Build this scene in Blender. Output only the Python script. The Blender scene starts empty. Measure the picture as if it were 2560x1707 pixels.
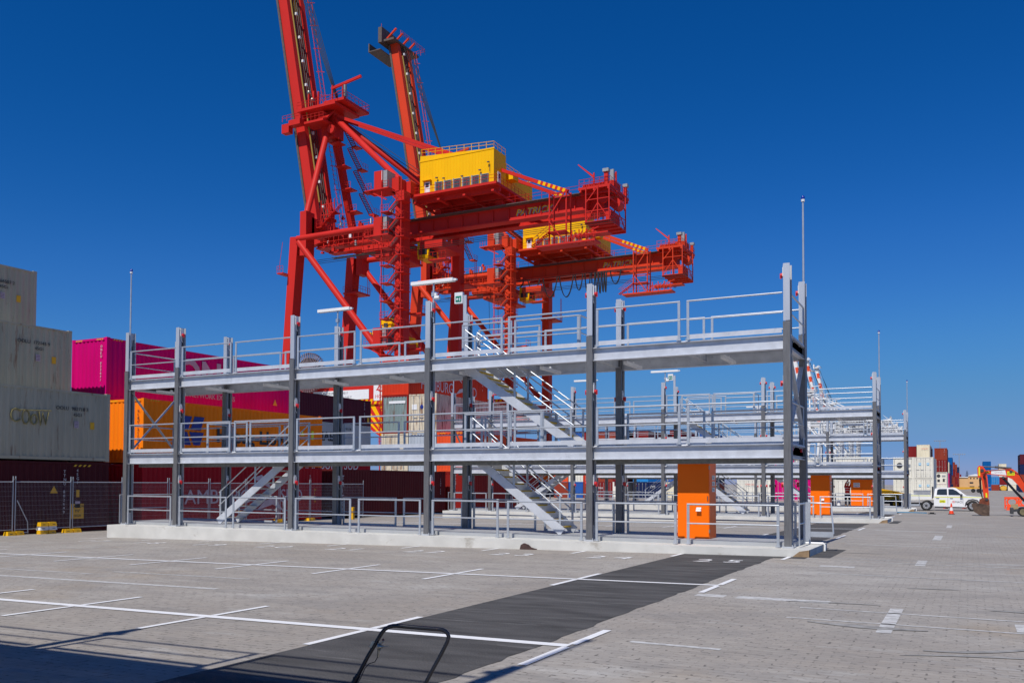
import bpy, math, random
from mathutils import Vector, Matrix
random.seed(7)
R = math.radians
S = bpy.context.scene
COL = S.collection
# ------------------------------------------------------------------ camera
cam_d = bpy.data.cameras.new('camera')
cam = bpy.data.objects.new('camera', cam_d); COL.objects.link(cam)
S.camera = cam
yaw, pitch, roll = -.4732, .0321, .0039
F_ = Vector((math.sin(yaw)*math.cos(pitch), math.cos(yaw)*math.cos(pitch), math.sin(pitch)))
r_ = Vector((math.cos(yaw), -math.sin(yaw), 0)); u_ = r_.cross(F_)
rr = r_*math.cos(roll)+u_*math.sin(roll); uu = -r_*math.sin(roll)+u_*math.cos(roll)
m3 = Matrix((rr, uu, -F_)).transposed()
cam.matrix_world = Matrix.Translation((4.0432, -22.6748, 1.7483)) @ m3.to_4x4()
cam_d.sensor_width = 36; cam_d.lens = 36*2225.92/2560
cam_d.shift_y = (1135.27-853.5)/2560
cam_d.clip_start = .1; cam_d.clip_end = 6000
# ------------------------------------------------------------------ world + sun
EL, AZX = R(52.5), .02
w = bpy.data.worlds.new('World'); S.world = w; w.use_nodes = True
nt = w.node_tree; nt.nodes.clear()
sky = nt.nodes.new('ShaderNodeTexSky'); sky.sky_type = 'NISHITA'; sky.sun_disc = False
sky.sun_elevation = EL; sky.sun_rotation = R(180); sky.altitude = 0
sky.air_density = 1.0; sky.dust_density = .0; sky.ozone_density = 2.5
hs = nt.nodes.new('ShaderNodeHueSaturation'); hs.inputs['Saturation'].default_value = 1.25
def vscale(sock, k):
    n = nt.nodes.new('ShaderNodeVectorMath'); n.operation = 'SCALE'; n.inputs['Scale'].default_value = k; nt.links.new(sock, n.inputs[0]); return n.outputs[0]
# deepen the clear sky's blue the way the photograph's polarised sky shows it
cv = nt.nodes.new('ShaderNodeRGBCurve'); cv.mapping.use_clip = False; cv.mapping.extend = 'EXTRAPOLATED'
SKYC = [[(.042, .003), (.065, .009), (.105, .027), (.212, .070), (.456, .136), (.624, .165), (1, .40)],
        [(.119, .074), (.168, .107), (.238, .159), (.392, .254), (.624, .301), (.716, .312), (1, .50)],
        [(.270, .305), (.347, .402), (.440, .515), (.571, .590), (.631, .565), (1, .62)]]
for c, pts in zip(cv.mapping.curves, SKYC):
    c.points[0].location = (0, 0); c.points[1].location = pts[-1]
    for p in pts[:-1]: c.points.new(*p)
cv.mapping.update()
nt.links.new(sky.outputs[0], hs.inputs['Color']); nt.links.new(vscale(hs.outputs[0], .075), cv.inputs['Color'])
bg = nt.nodes.new('ShaderNodeBackground'); bg.inputs[1].default_value = .10
wo = nt.nodes.new('ShaderNodeOutputWorld')
nt.links.new(vscale(cv.outputs[0], 10.), bg.inputs[0]); nt.links.new(bg.outputs[0], wo.inputs[0])
sd = bpy.data.lights.new('sun', 'SUN'); sd.energy = 4.2; sd.angle = R(.5); sd.color = (1, .96, .89)
so = bpy.data.objects.new('sun', sd); COL.objects.link(so)
so.rotation_euler = Vector((AZX*math.cos(EL), math.cos(EL), -math.sin(EL))).to_track_quat('-Z', 'Y').to_euler()
so.location = (0, -40, 60)
S.view_settings.view_transform = 'Standard'; S.view_settings.look = 'None'
S.view_settings.exposure = 0; S.view_settings.gamma = 1
S.render.engine = 'CYCLES'
S.cycles.max_bounces = 6; S.cycles.diffuse_bounces = 3; S.cycles.glossy_bounces = 3
# ------------------------------------------------------------------ materials
def lin(c):
    return tuple(((v/255)/12.92 if v/255 <= .04045 else ((v/255+.055)/1.055)**2.4) for v in c)
def mat(name, rgb, rough=.6, metal=0., var=.12, scale=3., stretch=(1, 1, 1), bump=0., dirt=None, dirt_amt=.0, dirt_scale=2., dstretch=(1, 1, 1), spec=.5, fine=0.):
    m = bpy.data.materials.new(name); m.use_nodes = True
    t = m.node_tree; N = t.nodes; L = t.links
    b = N['Principled BSDF']; b.inputs['Roughness'].default_value = rough; b.inputs['Metallic'].default_value = metal
    b.inputs['Specular IOR Level'].default_value = spec
    tc = N.new('ShaderNodeTexCoord'); mp = N.new('ShaderNodeMapping'); mp.inputs['Scale'].default_value = stretch
    oi = N.new('ShaderNodeObjectInfo'); va = N.new('ShaderNodeVectorMath'); va.operation = 'ADD'
    sc_ = N.new('ShaderNodeVectorMath'); sc_.operation = 'SCALE'; sc_.inputs['Scale'].default_value = 37.
    cmb = N.new('ShaderNodeCombineXYZ')
    for k in range(3): L.new(oi.outputs['Random'], cmb.inputs[k])
    L.new(cmb.outputs[0], sc_.inputs[0]); L.new(tc.outputs['Object'], va.inputs[0]); L.new(sc_.outputs[0], va.inputs[1])
    L.new(va.outputs[0], mp.inputs[0])
    n = N.new('ShaderNodeTexNoise'); n.inputs['Scale'].default_value = scale; n.inputs['Detail'].default_value = 5
    L.new(mp.outputs[0], n.inputs['Vector'])
    mr = N.new('ShaderNodeMapRange'); mr.inputs[1].default_value = .3; mr.inputs[2].default_value = .7
    mr.inputs[3].default_value = 1-var; mr.inputs[4].default_value = 1+var
    L.new(n.outputs[0], mr.inputs[0])
    mx = N.new('ShaderNodeMix'); mx.data_type = 'RGBA'; mx.blend_type = 'MULTIPLY'; mx.inputs[0].default_value = 1
    mx.inputs[6].default_value = (*rgb, 1); L.new(mr.outputs[0], mx.inputs[7])
    out = mx.outputs[2]
    if dirt is not None and dirt_amt > 0:
        mp2 = N.new('ShaderNodeMapping'); mp2.inputs['Scale'].default_value = dstretch; L.new(va.outputs[0], mp2.inputs[0])
        n2 = N.new('ShaderNodeTexNoise'); n2.inputs['Scale'].default_value = dirt_scale; n2.inputs['Detail'].default_value = 8; n2.inputs['Roughness'].default_value = .65
        L.new(mp2.outputs[0], n2.inputs['Vector'])
        r2 = N.new('ShaderNodeMapRange'); r2.inputs[1].default_value = .72-.35*dirt_amt; r2.inputs[2].default_value = .80-.25*dirt_amt
        r2.inputs[3].default_value = 0; r2.inputs[4].default_value = min(1., .55+.5*dirt_amt); L.new(n2.outputs[0], r2.inputs[0])
        m2 = N.new('ShaderNodeMix'); m2.data_type = 'RGBA'; L.new(r2.outputs[0], m2.inputs[0]); L.new(out, m2.inputs[6]); m2.inputs[7].default_value = (*dirt, 1)
        out = m2.outputs[2]
    L.new(out, b.inputs['Base Color'])
    if bump:
        bp_ = N.new('ShaderNodeBump'); bp_.inputs['Strength'].default_value = bump; bp_.inputs['Distance'].default_value = .02
        n3 = N.new('ShaderNodeTexNoise'); n3.inputs['Scale'].default_value = 40; L.new(tc.outputs['Object'], n3.inputs['Vector'])
        L.new(n3.outputs[0], bp_.inputs['Height']); L.new(bp_.outputs[0], b.inputs['Normal'])
    return m
M = {}
RUST = lin((110, 60, 30))
def painted(key, srgb, rust=.25, rough=.5, **k):
    if key not in M:
        M[key] = mat(key, lin(srgb), rough, 0, .10, 1.2, (1, 1, .25), dirt=RUST, dirt_amt=rust, dirt_scale=1.6, dstretch=(3, 3, .35), spec=.12, **k)
    return M[key]
M['galv'] = mat('galvanised_steel', (.60, .62, .66), .42, .25, .10, 3.5, (1, 1, 1), dirt=(.42, .44, .48), dirt_amt=.35, dirt_scale=5)
M['galv_grate'] = mat('bright_grating', (.78, .79, .80), .5, .05, .05, 4)
M['galv_mid'] = mat('galvanised_column_upper', (.50, .53, .58), .42, .35, .08, 2.5, (2, 2, .3))
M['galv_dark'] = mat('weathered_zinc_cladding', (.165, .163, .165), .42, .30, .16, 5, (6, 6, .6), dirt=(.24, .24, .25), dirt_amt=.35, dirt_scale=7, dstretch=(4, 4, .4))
M['galv_web'] = mat('galvanised_web', (.50, .52, .55), .45, .2, .12, 3, (3, 3, .4))
M['galv_rail'] = mat('galvanised_tube', (.50, .53, .57), .33, .45, .08, 5)
M['concrete'] = mat('pale_concrete', (.60, .59, .55), .85, 0, .10, 1.5, bump=.25, dirt=(.34, .31, .26), dirt_amt=.30, dirt_scale=1.3, dstretch=(1, 1, 1.5))
M['floorplate'] = mat('grey_floor_plate', (.40, .41, .42), .6, .1, .08, 2)
M['white'] = mat('white_paint', (.78, .78, .77), .45, 0, .04, 4)
M['switch'] = mat('white_switch_box', (.72, .73, .74), .4, 0, .03, 4)
M['red'] = mat('red_plastic', (.60, .025, .03), .35, 0, .05, 6)
M['blue'] = mat('blue_lens', (.01, .03, .30), .2, 0, .03, 6)
M['green'] = mat('green_sign', (.01, .20, .13), .4, 0, .03, 6)
M['black'] = mat('black_rubber', (.015, .015, .016), .55, 0, .2, 6)
M['blackmetal'] = mat('black_enamelled_tube', (.010, .011, .016), .25, 0, .25, 8, dirt=lin((96, 58, 32)), dirt_amt=.22, dirt_scale=9)
M['zinc'] = mat('zinc_fitting', (.40, .37, .30), .35, .8, .3, 20)
M['yellow'] = mat('yellow_paint', lin((225, 170, 5)), .5, 0, .08, 3, dirt=lin((120, 95, 40)), dirt_amt=.2)
M['nosing'] = mat('yellow_nosing', lin((215, 175, 20)), .6, 0, .08, 6)
M['orange'] = mat('orange_cabinet_paint', lin((250, 112, 6)), .4, 0, .02, 2, spec=.2)
M['orange_side'] = M['orange']
M['glass'] = mat('dark_glass', (.03, .04, .05), .06, 0, .05, 3)
M['grey'] = mat('grey_paint', (.30, .31, .32), .5, 0, .08, 3)
M['darkgrey'] = mat('dark_grey_steel', (.06, .06, .065), .5, .2, .15, 4)
M['tray'] = mat('cable_tray_zinc', (.22, .22, .20), .5, .4, .2, 12)
M['crane'] = mat('crane_red_paint', lin((200, 44, 36)), .5, 0, .07, .35, (1, 1, .3), dirt=lin((120, 20, 18)), dirt_amt=.22, dirt_scale=.5, dstretch=(1, 1, .2), spec=.15)
M['crane_b'] = mat('crane_orange_red_paint', lin((210, 64, 34)), .5, 0, .07, .35, (1, 1, .3), dirt=lin((130, 34, 18)), dirt_amt=.22, dirt_scale=.5, dstretch=(1, 1, .2), spec=.15)
M['crane_y'] = mat('crane_yellow_paint', lin((246, 184, 0)), .5, 0, .05, .6, (1, 1, .2), spec=.15)
M['crane_w'] = mat('crane_white_paint', (.74, .74, .73), .5, 0, .05, .3)
M['crane_o'] = mat('crane_marking_orange', lin((222, 72, 28)), .5, 0, .05, .3)
M['steel_dark'] = mat('dark_walkway_mesh', (.11, .085, .075), .7, .2, .2, 2)
M['cable'] = mat('black_cable', (.012, .012, .015), .6, 0, .1, 2)
M['line'] = mat('white_line_paint', (.82, .82, .82), .6, 0, .04, 2, dirt=(.35, .33, .31), dirt_amt=.28, dirt_scale=6)
M['hiviz'] = mat('orange_red_hi_vis_cloth', lin((206, 46, 30)), .8, 0, .1, 10)
M['navycloth'] = mat('navy_work_trousers', (.012, .014, .03), .9, 0, .1, 10)
M['skin'] = mat('skin', lin((190, 135, 105)), .6, 0, .05, 10)
M['conew'] = mat('reflective_band', (.75, .75, .75), .4, 0, .03, 4)
M['coner'] = mat('cone_orange', lin((240, 66, 22)), .5, 0, .06, 5)
M['exorange'] = mat('excavator_orange', lin((226, 66, 22)), .4, 0, .10, 3, dirt=lin((110, 60, 35)), dirt_amt=.3, dirt_scale=3)
M['mud'] = mat('muddy_bucket_steel', lin((92, 74, 62)), .8, .1, .35, 4, dirt=lin((60, 46, 38)), dirt_amt=.6, dirt_scale=3)
M['carwhite'] = mat('white_car_paint', (.80, .80, .80), .22, 0, .01, 2)
M['hub'] = mat('steel_wheel', (.55, .55, .56), .35, .6, .1, 5)
M['limes'] = mat('lime_yellow_tape', lin((226, 226, 20)), .5, 0, .03, 3)
M['navytext'] = mat('navy_lettering', lin((24, 34, 70)), .5, 0, .08, 3)
M['blacktext'] = mat('black_lettering', (.02, .02, .022), .55, 0, .2, 3)
M['whitetext'] = mat('white_lettering', (.62, .62, .62), .55, 0, .1, 3)
M['greytext'] = mat('faded_white_lettering', lin((190, 170, 180)), .55, 0, .12, 3)
M['hblue'] = mat('blue_emblem', lin((18, 42, 130)), .5, 0, .05, 3)
M['rustpole'] = mat('corner_hazard_yellow', lin((235, 185, 20)), .5, 0, .1, 3)
M['foliage'] = mat('dark_pine_foliage', (.028, .045, .032), .8, 0, .35, 1.5)
M['bark'] = mat('bark', (.10, .07, .05), .9, 0, .3, 3)
M['tan'] = mat('tan_render', lin((214, 170, 118)), .85, 0, .05, .3)
M['orangemesh'] = mat('orange_barrier_plastic', lin((250, 84, 38)), .45, 0, .06, 3)
# ground
def ground_mat():
    m = bpy.data.materials.new('worn_interlocking_pavers'); m.use_nodes = True
    t = m.node_tree; N = t.nodes; L = t.links; b = N['Principled BSDF']
    b.inputs['Roughness'].default_value = .85; b.inputs['Specular IOR Level'].default_value = .3
    tc = N.new('ShaderNodeTexCoord')
    def noise(scale, det=6, rough=.6, st=(1, 1, 1)):
        mp = N.new('ShaderNodeMapping'); mp.inputs['Scale'].default_value = st; L.new(tc.outputs['Object'], mp.inputs[0])
        n = N.new('ShaderNodeTexNoise'); n.inputs['Scale'].default_value = scale; n.inputs['Detail'].default_value = det; n.inputs['Roughness'].default_value = rough
        L.new(mp.outputs[0], n.inputs['Vector']); return n.outputs[0]
    def rng(o, a, b_, c, d):
        r = N.new('ShaderNodeMapRange'); r.inputs[1].default_value = a; r.inputs[2].default_value = b_; r.inputs[3].default_value = c; r.inputs[4].default_value = d
        L.new(o, r.inputs[0]); return r.outputs[0]
    def mix(f, a, b_, mode='MIX'):
        x = N.new('ShaderNodeMix'); x.data_type = 'RGBA'; x.blend_type = mode
        for i, v in ((0, f), (6, a), (7, b_)):
            if hasattr(v, 'links'): L.new(v, x.inputs[i])
            else: x.inputs[i].default_value = v if i == 0 else (*v, 1)
        return x.outputs[2]
    base = mix(rng(noise(.12, 4), .38, .62, 0, 1), (.335, .298, .258), (.405, .378, .342))
    base = mix(rng(noise(.55, 8, .7, (1, 2.2, 1)), .46, .64, 0, .75), base, (.275, .255, .235))
    base = mix(rng(noise(.30, 8, .72, (1, 3, 1)), .56, .68, 0, .75), base, (.50, .485, .455))
    base = mix(rng(noise(.9, 7, .72, (.4, 2.2, 1)), .60, .70, 0, .7), base, (.16, .15, .14))
    base = mix(rng(noise(.25, 6, .6), .58, .70, 0, .5), base, (.37, .285, .19))
    base = mix(rng(noise(1.6, 9, .8, (.25, 1.6, 1)), .57, .72, 0, .6), base, (.47, .45, .41))
    base = mix(rng(noise(2.6, 8, .75, (1, 1.6, 1)), .60, .72, 0, .65), base, (.20, .185, .17))
    wv = N.new('ShaderNodeTexNoise'); wv.inputs['Scale'].default_value = 16; L.new(tc.outputs['Object'], wv.inputs['Vector'])
    ws = N.new('ShaderNodeVectorMath'); ws.operation = 'SCALE'; ws.inputs['Scale'].default_value = .06; L.new(wv.outputs['Color'], ws.inputs[0])
    wa = N.new('ShaderNodeVectorMath'); wa.operation = 'ADD'; L.new(tc.outputs['Object'], wa.inputs[0]); L.new(ws.outputs[0], wa.inputs[1])
    br = N.new('ShaderNodeTexBrick'); br.inputs['Scale'].default_value = 1; br.inputs['Brick Width'].default_value = .225; br.inputs['Row Height'].default_value = .115; br.offset = .5
    br.inputs['Mortar Size'].default_value = .006; br.inputs['Mortar Smooth'].default_value = .4; br.inputs['Color1'].default_value = (.90, .90, .90, 1); br.inputs['Color2'].default_value = (1.08, 1.07, 1.06, 1); br.inputs['Mortar'].default_value = (.80, .79, .77, 1)
    L.new(wa.outputs[0], br.inputs['Vector'])
    base = mix(.75, base, br.outputs['Color'], 'MULTIPLY')
    # open joint ends: short dark zig-zag gaps, only where the sand has washed out
    j = N.new('ShaderNodeTexBrick'); j.inputs['Scale'].default_value = 1; j.inputs['Brick Width'].default_value = .225; j.inputs['Row Height'].default_value = .115; j.offset = .5
    j.inputs['Mortar Size'].default_value = .012; j.inputs['Mortar Smooth'].default_value = .2; L.new(wa.outputs[0], j.inputs['Vector'])
    gap = N.new('ShaderNodeMath'); gap.operation = 'MULTIPLY'; L.new(j.outputs['Fac'], gap.inputs[0]); L.new(rng(noise(9, 3, .6, (1.4, .9, 1)), .52, .62, 0, .8), gap.inputs[1])
    base = mix(gap.outputs[0], base, (.085, .075, .068))
    base = mix(rng(noise(70, 3, .6), .66, .74, 0, .7), base, (.12, .105, .095))
    base = mix(rng(noise(9, 8, .75), .35, .65, 0, .3), base, (.25, .235, .215))
    L.new(base, b.inputs['Base Color'])
    bu = N.new('ShaderNodeBump'); bu.inputs['Strength'].default_value = .35; bu.inputs['Distance'].default_value = .012
    ad = N.new('ShaderNodeMath'); ad.operation = 'MULTIPLY_ADD'; ad.inputs[1].default_value = -1.; L.new(br.outputs['Fac'], ad.inputs[0]); L.new(noise(60, 4, .6), ad.inputs[2])
    L.new(ad.outputs[0], bu.inputs['Height']); L.new(bu.outputs[0], b.inputs['Normal'])
    return m
M['ground'] = ground_mat()
def asphalt_mat():
    m = mat('fresh_asphalt', (.082, .079, .078), .85, 0, .34, 1.6, (.5, 2, 1), bump=.8, dirt=(.19, .185, .18), dirt_amt=.42, dirt_scale=1.4, dstretch=(.35, 3, 1), spec=.2)
    return m
M['asphalt'] = asphalt_mat()
def faded_mat():
    m = bpy.data.materials.new('worn_line_paint'); m.use_nodes = True
    t = m.node_tree; N = t.nodes; L = t.links; b = N['Principled BSDF']; b.inputs['Roughness'].default_value = .8
    tc = N.new('ShaderNodeTexCoord'); n = N.new('ShaderNodeTexNoise'); n.inputs['Scale'].default_value = 9; n.inputs['Detail'].default_value = 8
    L.new(tc.outputs['Object'], n.inputs['Vector'])
    r = N.new('ShaderNodeMapRange'); r.inputs[1].default_value = .40; r.inputs[2].default_value = .58; L.new(n.outputs[0], r.inputs[0])
    x = N.new('ShaderNodeMix'); x.data_type = 'RGBA'; x.inputs[6].default_value = (.40, .39, .375, 1); x.inputs[7].default_value = (.56, .555, .54, 1)
    L.new(r.outputs[0], x.inputs[0]); L.new(x.outputs[2], b.inputs['Base Color']); return m
M['faded'] = faded_mat()
M['tyremark'] = mat('tyre_rubber_mark', (.25, .24, .225), .85, 0, .3, 5, dirt=(.34, .33, .31), dirt_amt=.75, dirt_scale=6)
# ------------------------------------------------------------------ mesh building
class MB:
    def __init__(s): s.v = []; s.f = []; s.mi = []; s.m = 0; s.sm = []
    def add(s, vs, fs, smooth=False):
        o = len(s.v); s.v += [tuple(p) for p in vs]
        for f in fs: s.f.append(tuple(i+o for i in f)); s.mi.append(s.m); s.sm.append(smooth)
    def box(s, x0, x1, y0, y1, z0, z1):
        s.add([(x0, y0, z0), (x1, y0, z0), (x1, y1, z0), (x0, y1, z0), (x0, y0, z1), (x1, y0, z1), (x1, y1, z1), (x0, y1, z1)],
              [(0, 3, 2, 1), (4, 5, 6, 7), (0, 1, 5, 4), (1, 2, 6, 5), (2, 3, 7, 6), (3, 0, 4, 7)])
    def beam(s, p, q, w, h, up=(0, 0, 1), w2=None, h2=None):
        p = Vector(p); q = Vector(q); d = (q-p).normalized(); up = Vector(up)
        if abs(d.dot(up)) > .98: up = Vector((0, 1, 0))
        a = d.cross(up).normalized(); b = a.cross(d)
        w2 = w if w2 is None else w2; h2 = h if h2 is None else h2
        vs = [p+a*i*w/2+b*j*h/2 for i, j in ((-1, -1), (1, -1), (1, 1), (-1, 1))]+[q+a*i*w2/2+b*j*h2/2 for i, j in ((-1, -1), (1, -1), (1, 1), (-1, 1))]
        s.add(vs, [(0, 1, 2, 3), (7, 6, 5, 4), (0, 4, 5, 1), (1, 5, 6, 2), (2, 6, 7, 3), (3, 7, 4, 0)])
    def tube(s, pts, r, n=8, cap=True):
        pts = [Vector(p) for p in pts]; rs = r if isinstance(r, (list, tuple)) else [r]*len(pts)
        vs = []; a = None
        for i, p in enumerate(pts):
            d = ((pts[i+1] if i+1 < len(pts) else p)-(pts[i-1] if i else p)).normalized()
            if a is None:
                u = Vector((0, 0, 1)) if abs(d.z) < .9 else Vector((0, 1, 0)); a = d.cross(u).normalized()
            else: a = (a-d*a.dot(d)).normalized()
            b = d.cross(a)
            for k in range(n): t = 2*math.pi*k/n; vs.append(p+(a*math.cos(t)+b*math.sin(t))*rs[i])
        fs = [(i*n+k, i*n+(k+1) % n, (i+1)*n+(k+1) % n, (i+1)*n+k) for i in range(len(pts)-1) for k in range(n)]
        s.add(vs, fs, n > 5)
        if cap: s.add(vs[:n], [tuple(range(n-1, -1, -1))]); s.add(vs[-n:], [tuple(range(n))])
    def prism(s, poly, axis, a, b):
        # poly: 2-D points; axis 'x','y','z' = extrusion direction between a and b
        def P(u, v, t): return {'y': (u, t, v), 'x': (t, u, v), 'z': (u, v, t)}[axis]
        n = len(poly)
        vs = [P(u, v, a) for u, v in poly]+[P(u, v, b) for u, v in poly]
        s.add(vs, [tuple(range(n)), tuple(range(2*n-1, n-1, -1))]+[(i, i+n, (i+1) % n+n, (i+1) % n) for i in range(n)])
    def cyl(s, c, axis, r, h, n=16, r2=None):
        c = Vector(c); d = {'x': Vector((1, 0, 0)), 'y': Vector((0, 1, 0)), 'z': Vector((0, 0, 1))}[axis]
        s.tube([c-d*h/2, c+d*h/2], [r, r if r2 is None else r2], n)
    def sphere(s, c, rx, ry=None, rz=None, nu=10, nv=6):
        ry = ry or rx; rz = rz or rx; c = Vector(c); vs = [c+Vector((0, 0, -rz))]
        for j in range(1, nv):
            t = math.pi*j/nv-math.pi/2
            for k in range(nu): a = 2*math.pi*k/nu; vs.append(c+Vector((rx*math.cos(t)*math.cos(a), ry*math.cos(t)*math.sin(a), rz*math.sin(t))))
        vs.append(c+Vector((0, 0, rz))); fs = []
        for k in range(nu): fs.append((0, 1+(k+1) % nu, 1+k))
        for j in range(nv-2):
            for k in range(nu): a = 1+j*nu; fs.append((a+k, a+(k+1) % nu, a+nu+(k+1) % nu, a+nu+k))
        a = 1+(nv-2)*nu
        for k in range(nu): fs.append((a+k, a+(k+1) % nu, len(vs)-1))
        s.add(vs, fs, True)
    def ibeam_x(s, x0, x1, y, z0, z1, fl=.2, t=.014):
        s.box(x0, x1, y-t/2, y+t/2, z0+t, z1-t); s.box(x0, x1, y-fl/2, y+fl/2, z1-t, z1); s.box(x0, x1, y-fl/2, y+fl/2, z0, z0+t)
    def rail(s, pts, h, post=2.0, r=.03, n=5, rails=(1., .55), base=True):
        # light guard rail along a polyline at foot level
        pts = [Vector(p) for p in pts]
        for a, b in zip(pts, pts[1:]):
            L_ = (b-a).length; k = max(1, round(L_/post))
            for i in range(k+1):
                p = a+(b-a)*i/k; s.tube([p, p+Vector((0, 0, h))], r, n, False)
            for q in rails: s.tube([a+Vector((0, 0, h*q)), b+Vector((0, 0, h*q))], r, n, False)
    def text(s, string, size, origin, facing, sx=1., align='LEFT', ext=.004, shear=0., bold=0.):
        # real lettering cut from the built-in font; facing 'f' = seen from -Y, 'r' = seen from +X, 'g' = lying on the ground
        key = (string, ext, shear)
        c = bpy.data.curves.new('t', 'FONT'); c.body = string; c.size = 1; c.extrude = ext; c.align_x = align; c.shear = shear; c.offset = bold; c.resolution_u = 3
        o = bpy.data.objects.new('t', c); me = bpy.data.meshes.new_from_object(o)
        O = Vector(origin); vs = []
        for v in me.vertices:
            x, y, z = v.co.x*size*sx, v.co.y*size, v.co.z
            if facing == 'f': vs.append(O+Vector((x, -z, y)))
            elif facing == 'r': vs.append(O+Vector((z, x, y)))
            elif facing == 'g': vs.append(Vector((O.x+x, O.y+y, gz(O.x+x, O.y+y)+O.z+max(z, 0))))
            elif facing == 'rv': vs.append(O+Vector((z, x, y)))
        s.add(vs, [tuple(p.vertices) for p in me.polygons])
        bpy.data.objects.remove(o); bpy.data.curves.remove(c); bpy.data.meshes.remove(me)
def wloc(o):
    v = Vector((0, 0, 0))
    while o is not None: v += o.location; o = o.parent
    return v
def tag(o, label=None, cat=None, group=None, kind=None):
    if label: o['label'] = label
    if cat: o['category'] = cat
    if group: o['group'] = group
    if kind: o['kind'] = kind
    return o
def mesh_from(name, mb, mats, off=Vector((0, 0, 0)), bevel=0):
    me = bpy.data.meshes.new(name)
    me.from_pydata([(v[0]-off[0], v[1]-off[1], v[2]-off[2]) for v in mb.v], [], mb.f)
    for m in (mats if isinstance(mats, (list, tuple)) else [mats]): me.materials.append(M[m] if isinstance(m, str) else m)
    me.polygons.foreach_set('material_index', mb.mi); me.polygons.foreach_set('use_smooth', mb.sm); me.update()
    return me
def build(name, mb, mats, parent=None, loc=None, label=None):
    """link the collected world-space geometry as ONE mesh object"""
    base = wloc(parent) if parent else Vector(loc or (0, 0, 0))
    o = bpy.data.objects.new(name, mesh_from(name, mb, mats, base)); COL.objects.link(o)
    if parent: o.parent = parent
    else: o.location = base
    if label: o['label'] = label
    return o
def thing(name, label, cat, loc=(0, 0, 0), group=None):
    o = bpy.data.objects.new(name, None); COL.objects.link(o); o.location = loc; o.empty_display_size = .2
    return tag(o, label, cat, group)
def copy_tree(o, parent=None):
    c = o.copy(); COL.objects.link(c)
    if parent: c.parent = parent
    for ch in list(o.children): copy_tree(ch, c)
    return c
def gz(x, y): return .0117*max(min(x-.7, 0), -30.7)-.0035*max(min(y, 60), 0)
def lerp(a, b, t): return a+(b-a)*t
# ------------------------------------------------------------------ ground and markings
def sheet(name, polys, m, dz):
    mb = MB()
    for p in polys: mb.add([(x, y, gz(x, y)+dz) for x, y in p], [tuple(range(len(p)))])
    o = build(name, mb, m); tag(o, kind='structure'); return o
def rect(x0, x1, y0, y1): return [(x0, y0), (x1, y0), (x1, y1), (x0, y1)]
mb = MB(); xs = [-4000, -30, .7, 4000]; ys = [-600, 0, 60, 4500]
mb.add([(x, y, gz(x, y)) for y in ys for x in xs], [(j*4+i, j*4+i+1, j*4+i+5, j*4+i+4) for j in range(3) for i in range(3)])
tag(build('ground', mb, 'ground'), kind='structure')
def ragged(x, y0, y1, step=.22, amp=.03):
    n = int(abs(y1-y0)/step); return [(x+random.uniform(-amp, amp), y0+(y1-y0)*i/n) for i in range(n+1)]
SP = 23.3     # spacing of the gantry rows
pol = [[(-2.4, -34)]+ragged(-.1, -34, -.95)+[(-2.4, -.95)], rect(-2.4, .62, -.949, .0), rect(-2.4, .62, .001, 3.2)]
pol += [[(-2.4, 3.2)]+ragged(-.06, 3.2, 21.9)+[(-2.4, 21.9)], [(-2.4, 26.6)]+ragged(-.1, 26.6, 45.2)+[(-2.4, 45.2)]]
pol += [rect(.625, 1.12, -.45, .0), rect(.625, 1.12, .001, 2.7), rect(.70, 1.1, 22.4, 26.0)]
sheet('asphalt_strip', pol, 'asphalt', .004)
W, B_ = [], []
def lines(yA, yB, ybase, sgn):
    for y, wd in ((yA, .13), (yB, .16)): W.append(rect(-25.5, .2, y-wd/2, y+wd/2))
    for k in range(10):
        x = .2-2.645*k
        for y in (yA, yB):
            W.append(rect(x-.05, x+.05, y+.09, y+1.15)); W.append(rect(x-.05, x+.05, y-1.15, y-.09))
        W.append(rect(x-.05, x+.05, min(ybase, ybase+sgn*.95), max(ybase, ybase+sgn*.95)))
lines(-7.33, -13.8, -.47, -1); lines(9.3, 15.8, 3.25, 1); lines(32.6, 39.1, 26.6, 1)
sheet('painted_lines', W, 'line', .009)
mb = MB()
for k in range(9):
    n = str(25-k); x = -1.62-2.645*k
    mb.text(n[0], .95, (x, -2.62, .009), 'g', .95, ext=.0005); mb.text(n[1], .95, (x+.68, -2.62, .009), 'g', .95, ext=.0005)
    for y in (4.2, 27.6): mb.text(n, .95, (x, y, .009), 'g', .95, ext=.0005)
tag(build('painted_numbers', mb, 'line'), kind='structure')
# worn older markings on the open pavers to the right and among the stalls
fp = [rect(1.9, 14, -9.55, -9.48), rect(1.9, 14, -10.6, -10.53), rect(3.05, 3.22, -11.3, -9.0), rect(6.1, 6.4, -11.2, -8.4), rect(1.3, 14, -1.2, -1.13), rect(1.3, 14, -.45, -.4),
      rect(3.0, 3.2, -1.6, -.1), rect(6.5, 6.75, -2.2, .1), rect(1.4, 5, -4.3, -4.23), rect(1.2, 3.6, 5.2, 5.35), rect(3.0, 3.25, 9, 12), rect(3.2, 3.4, 19, 22), rect(-14, -7.5, -11.35, -11.2), rect(-12, -8.2, -9.8, -9.72),
      rect(-19, -12, -10.3, -10.22), rect(.2, 2.2, -8.9, -8.6), rect(.7, 1.7, -13.3, -13.2), rect(5.3, 5.55, -14.2, -13.2), rect(4.9, 5.9, -13.6, -13.5), rect(1.2, 1.9, -2.8, -2.5), rect(.8, 3.3, 14.8, 15.05)]
sheet('worn_lines', [p for p in fp], 'faded', .004)
mb = MB()
mb.text('12', 1.0, (4.3, -10.5, .005), 'g', 1.2, ext=.0005); tag(build('worn_number', mb, 'faded'), kind='structure')
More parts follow.
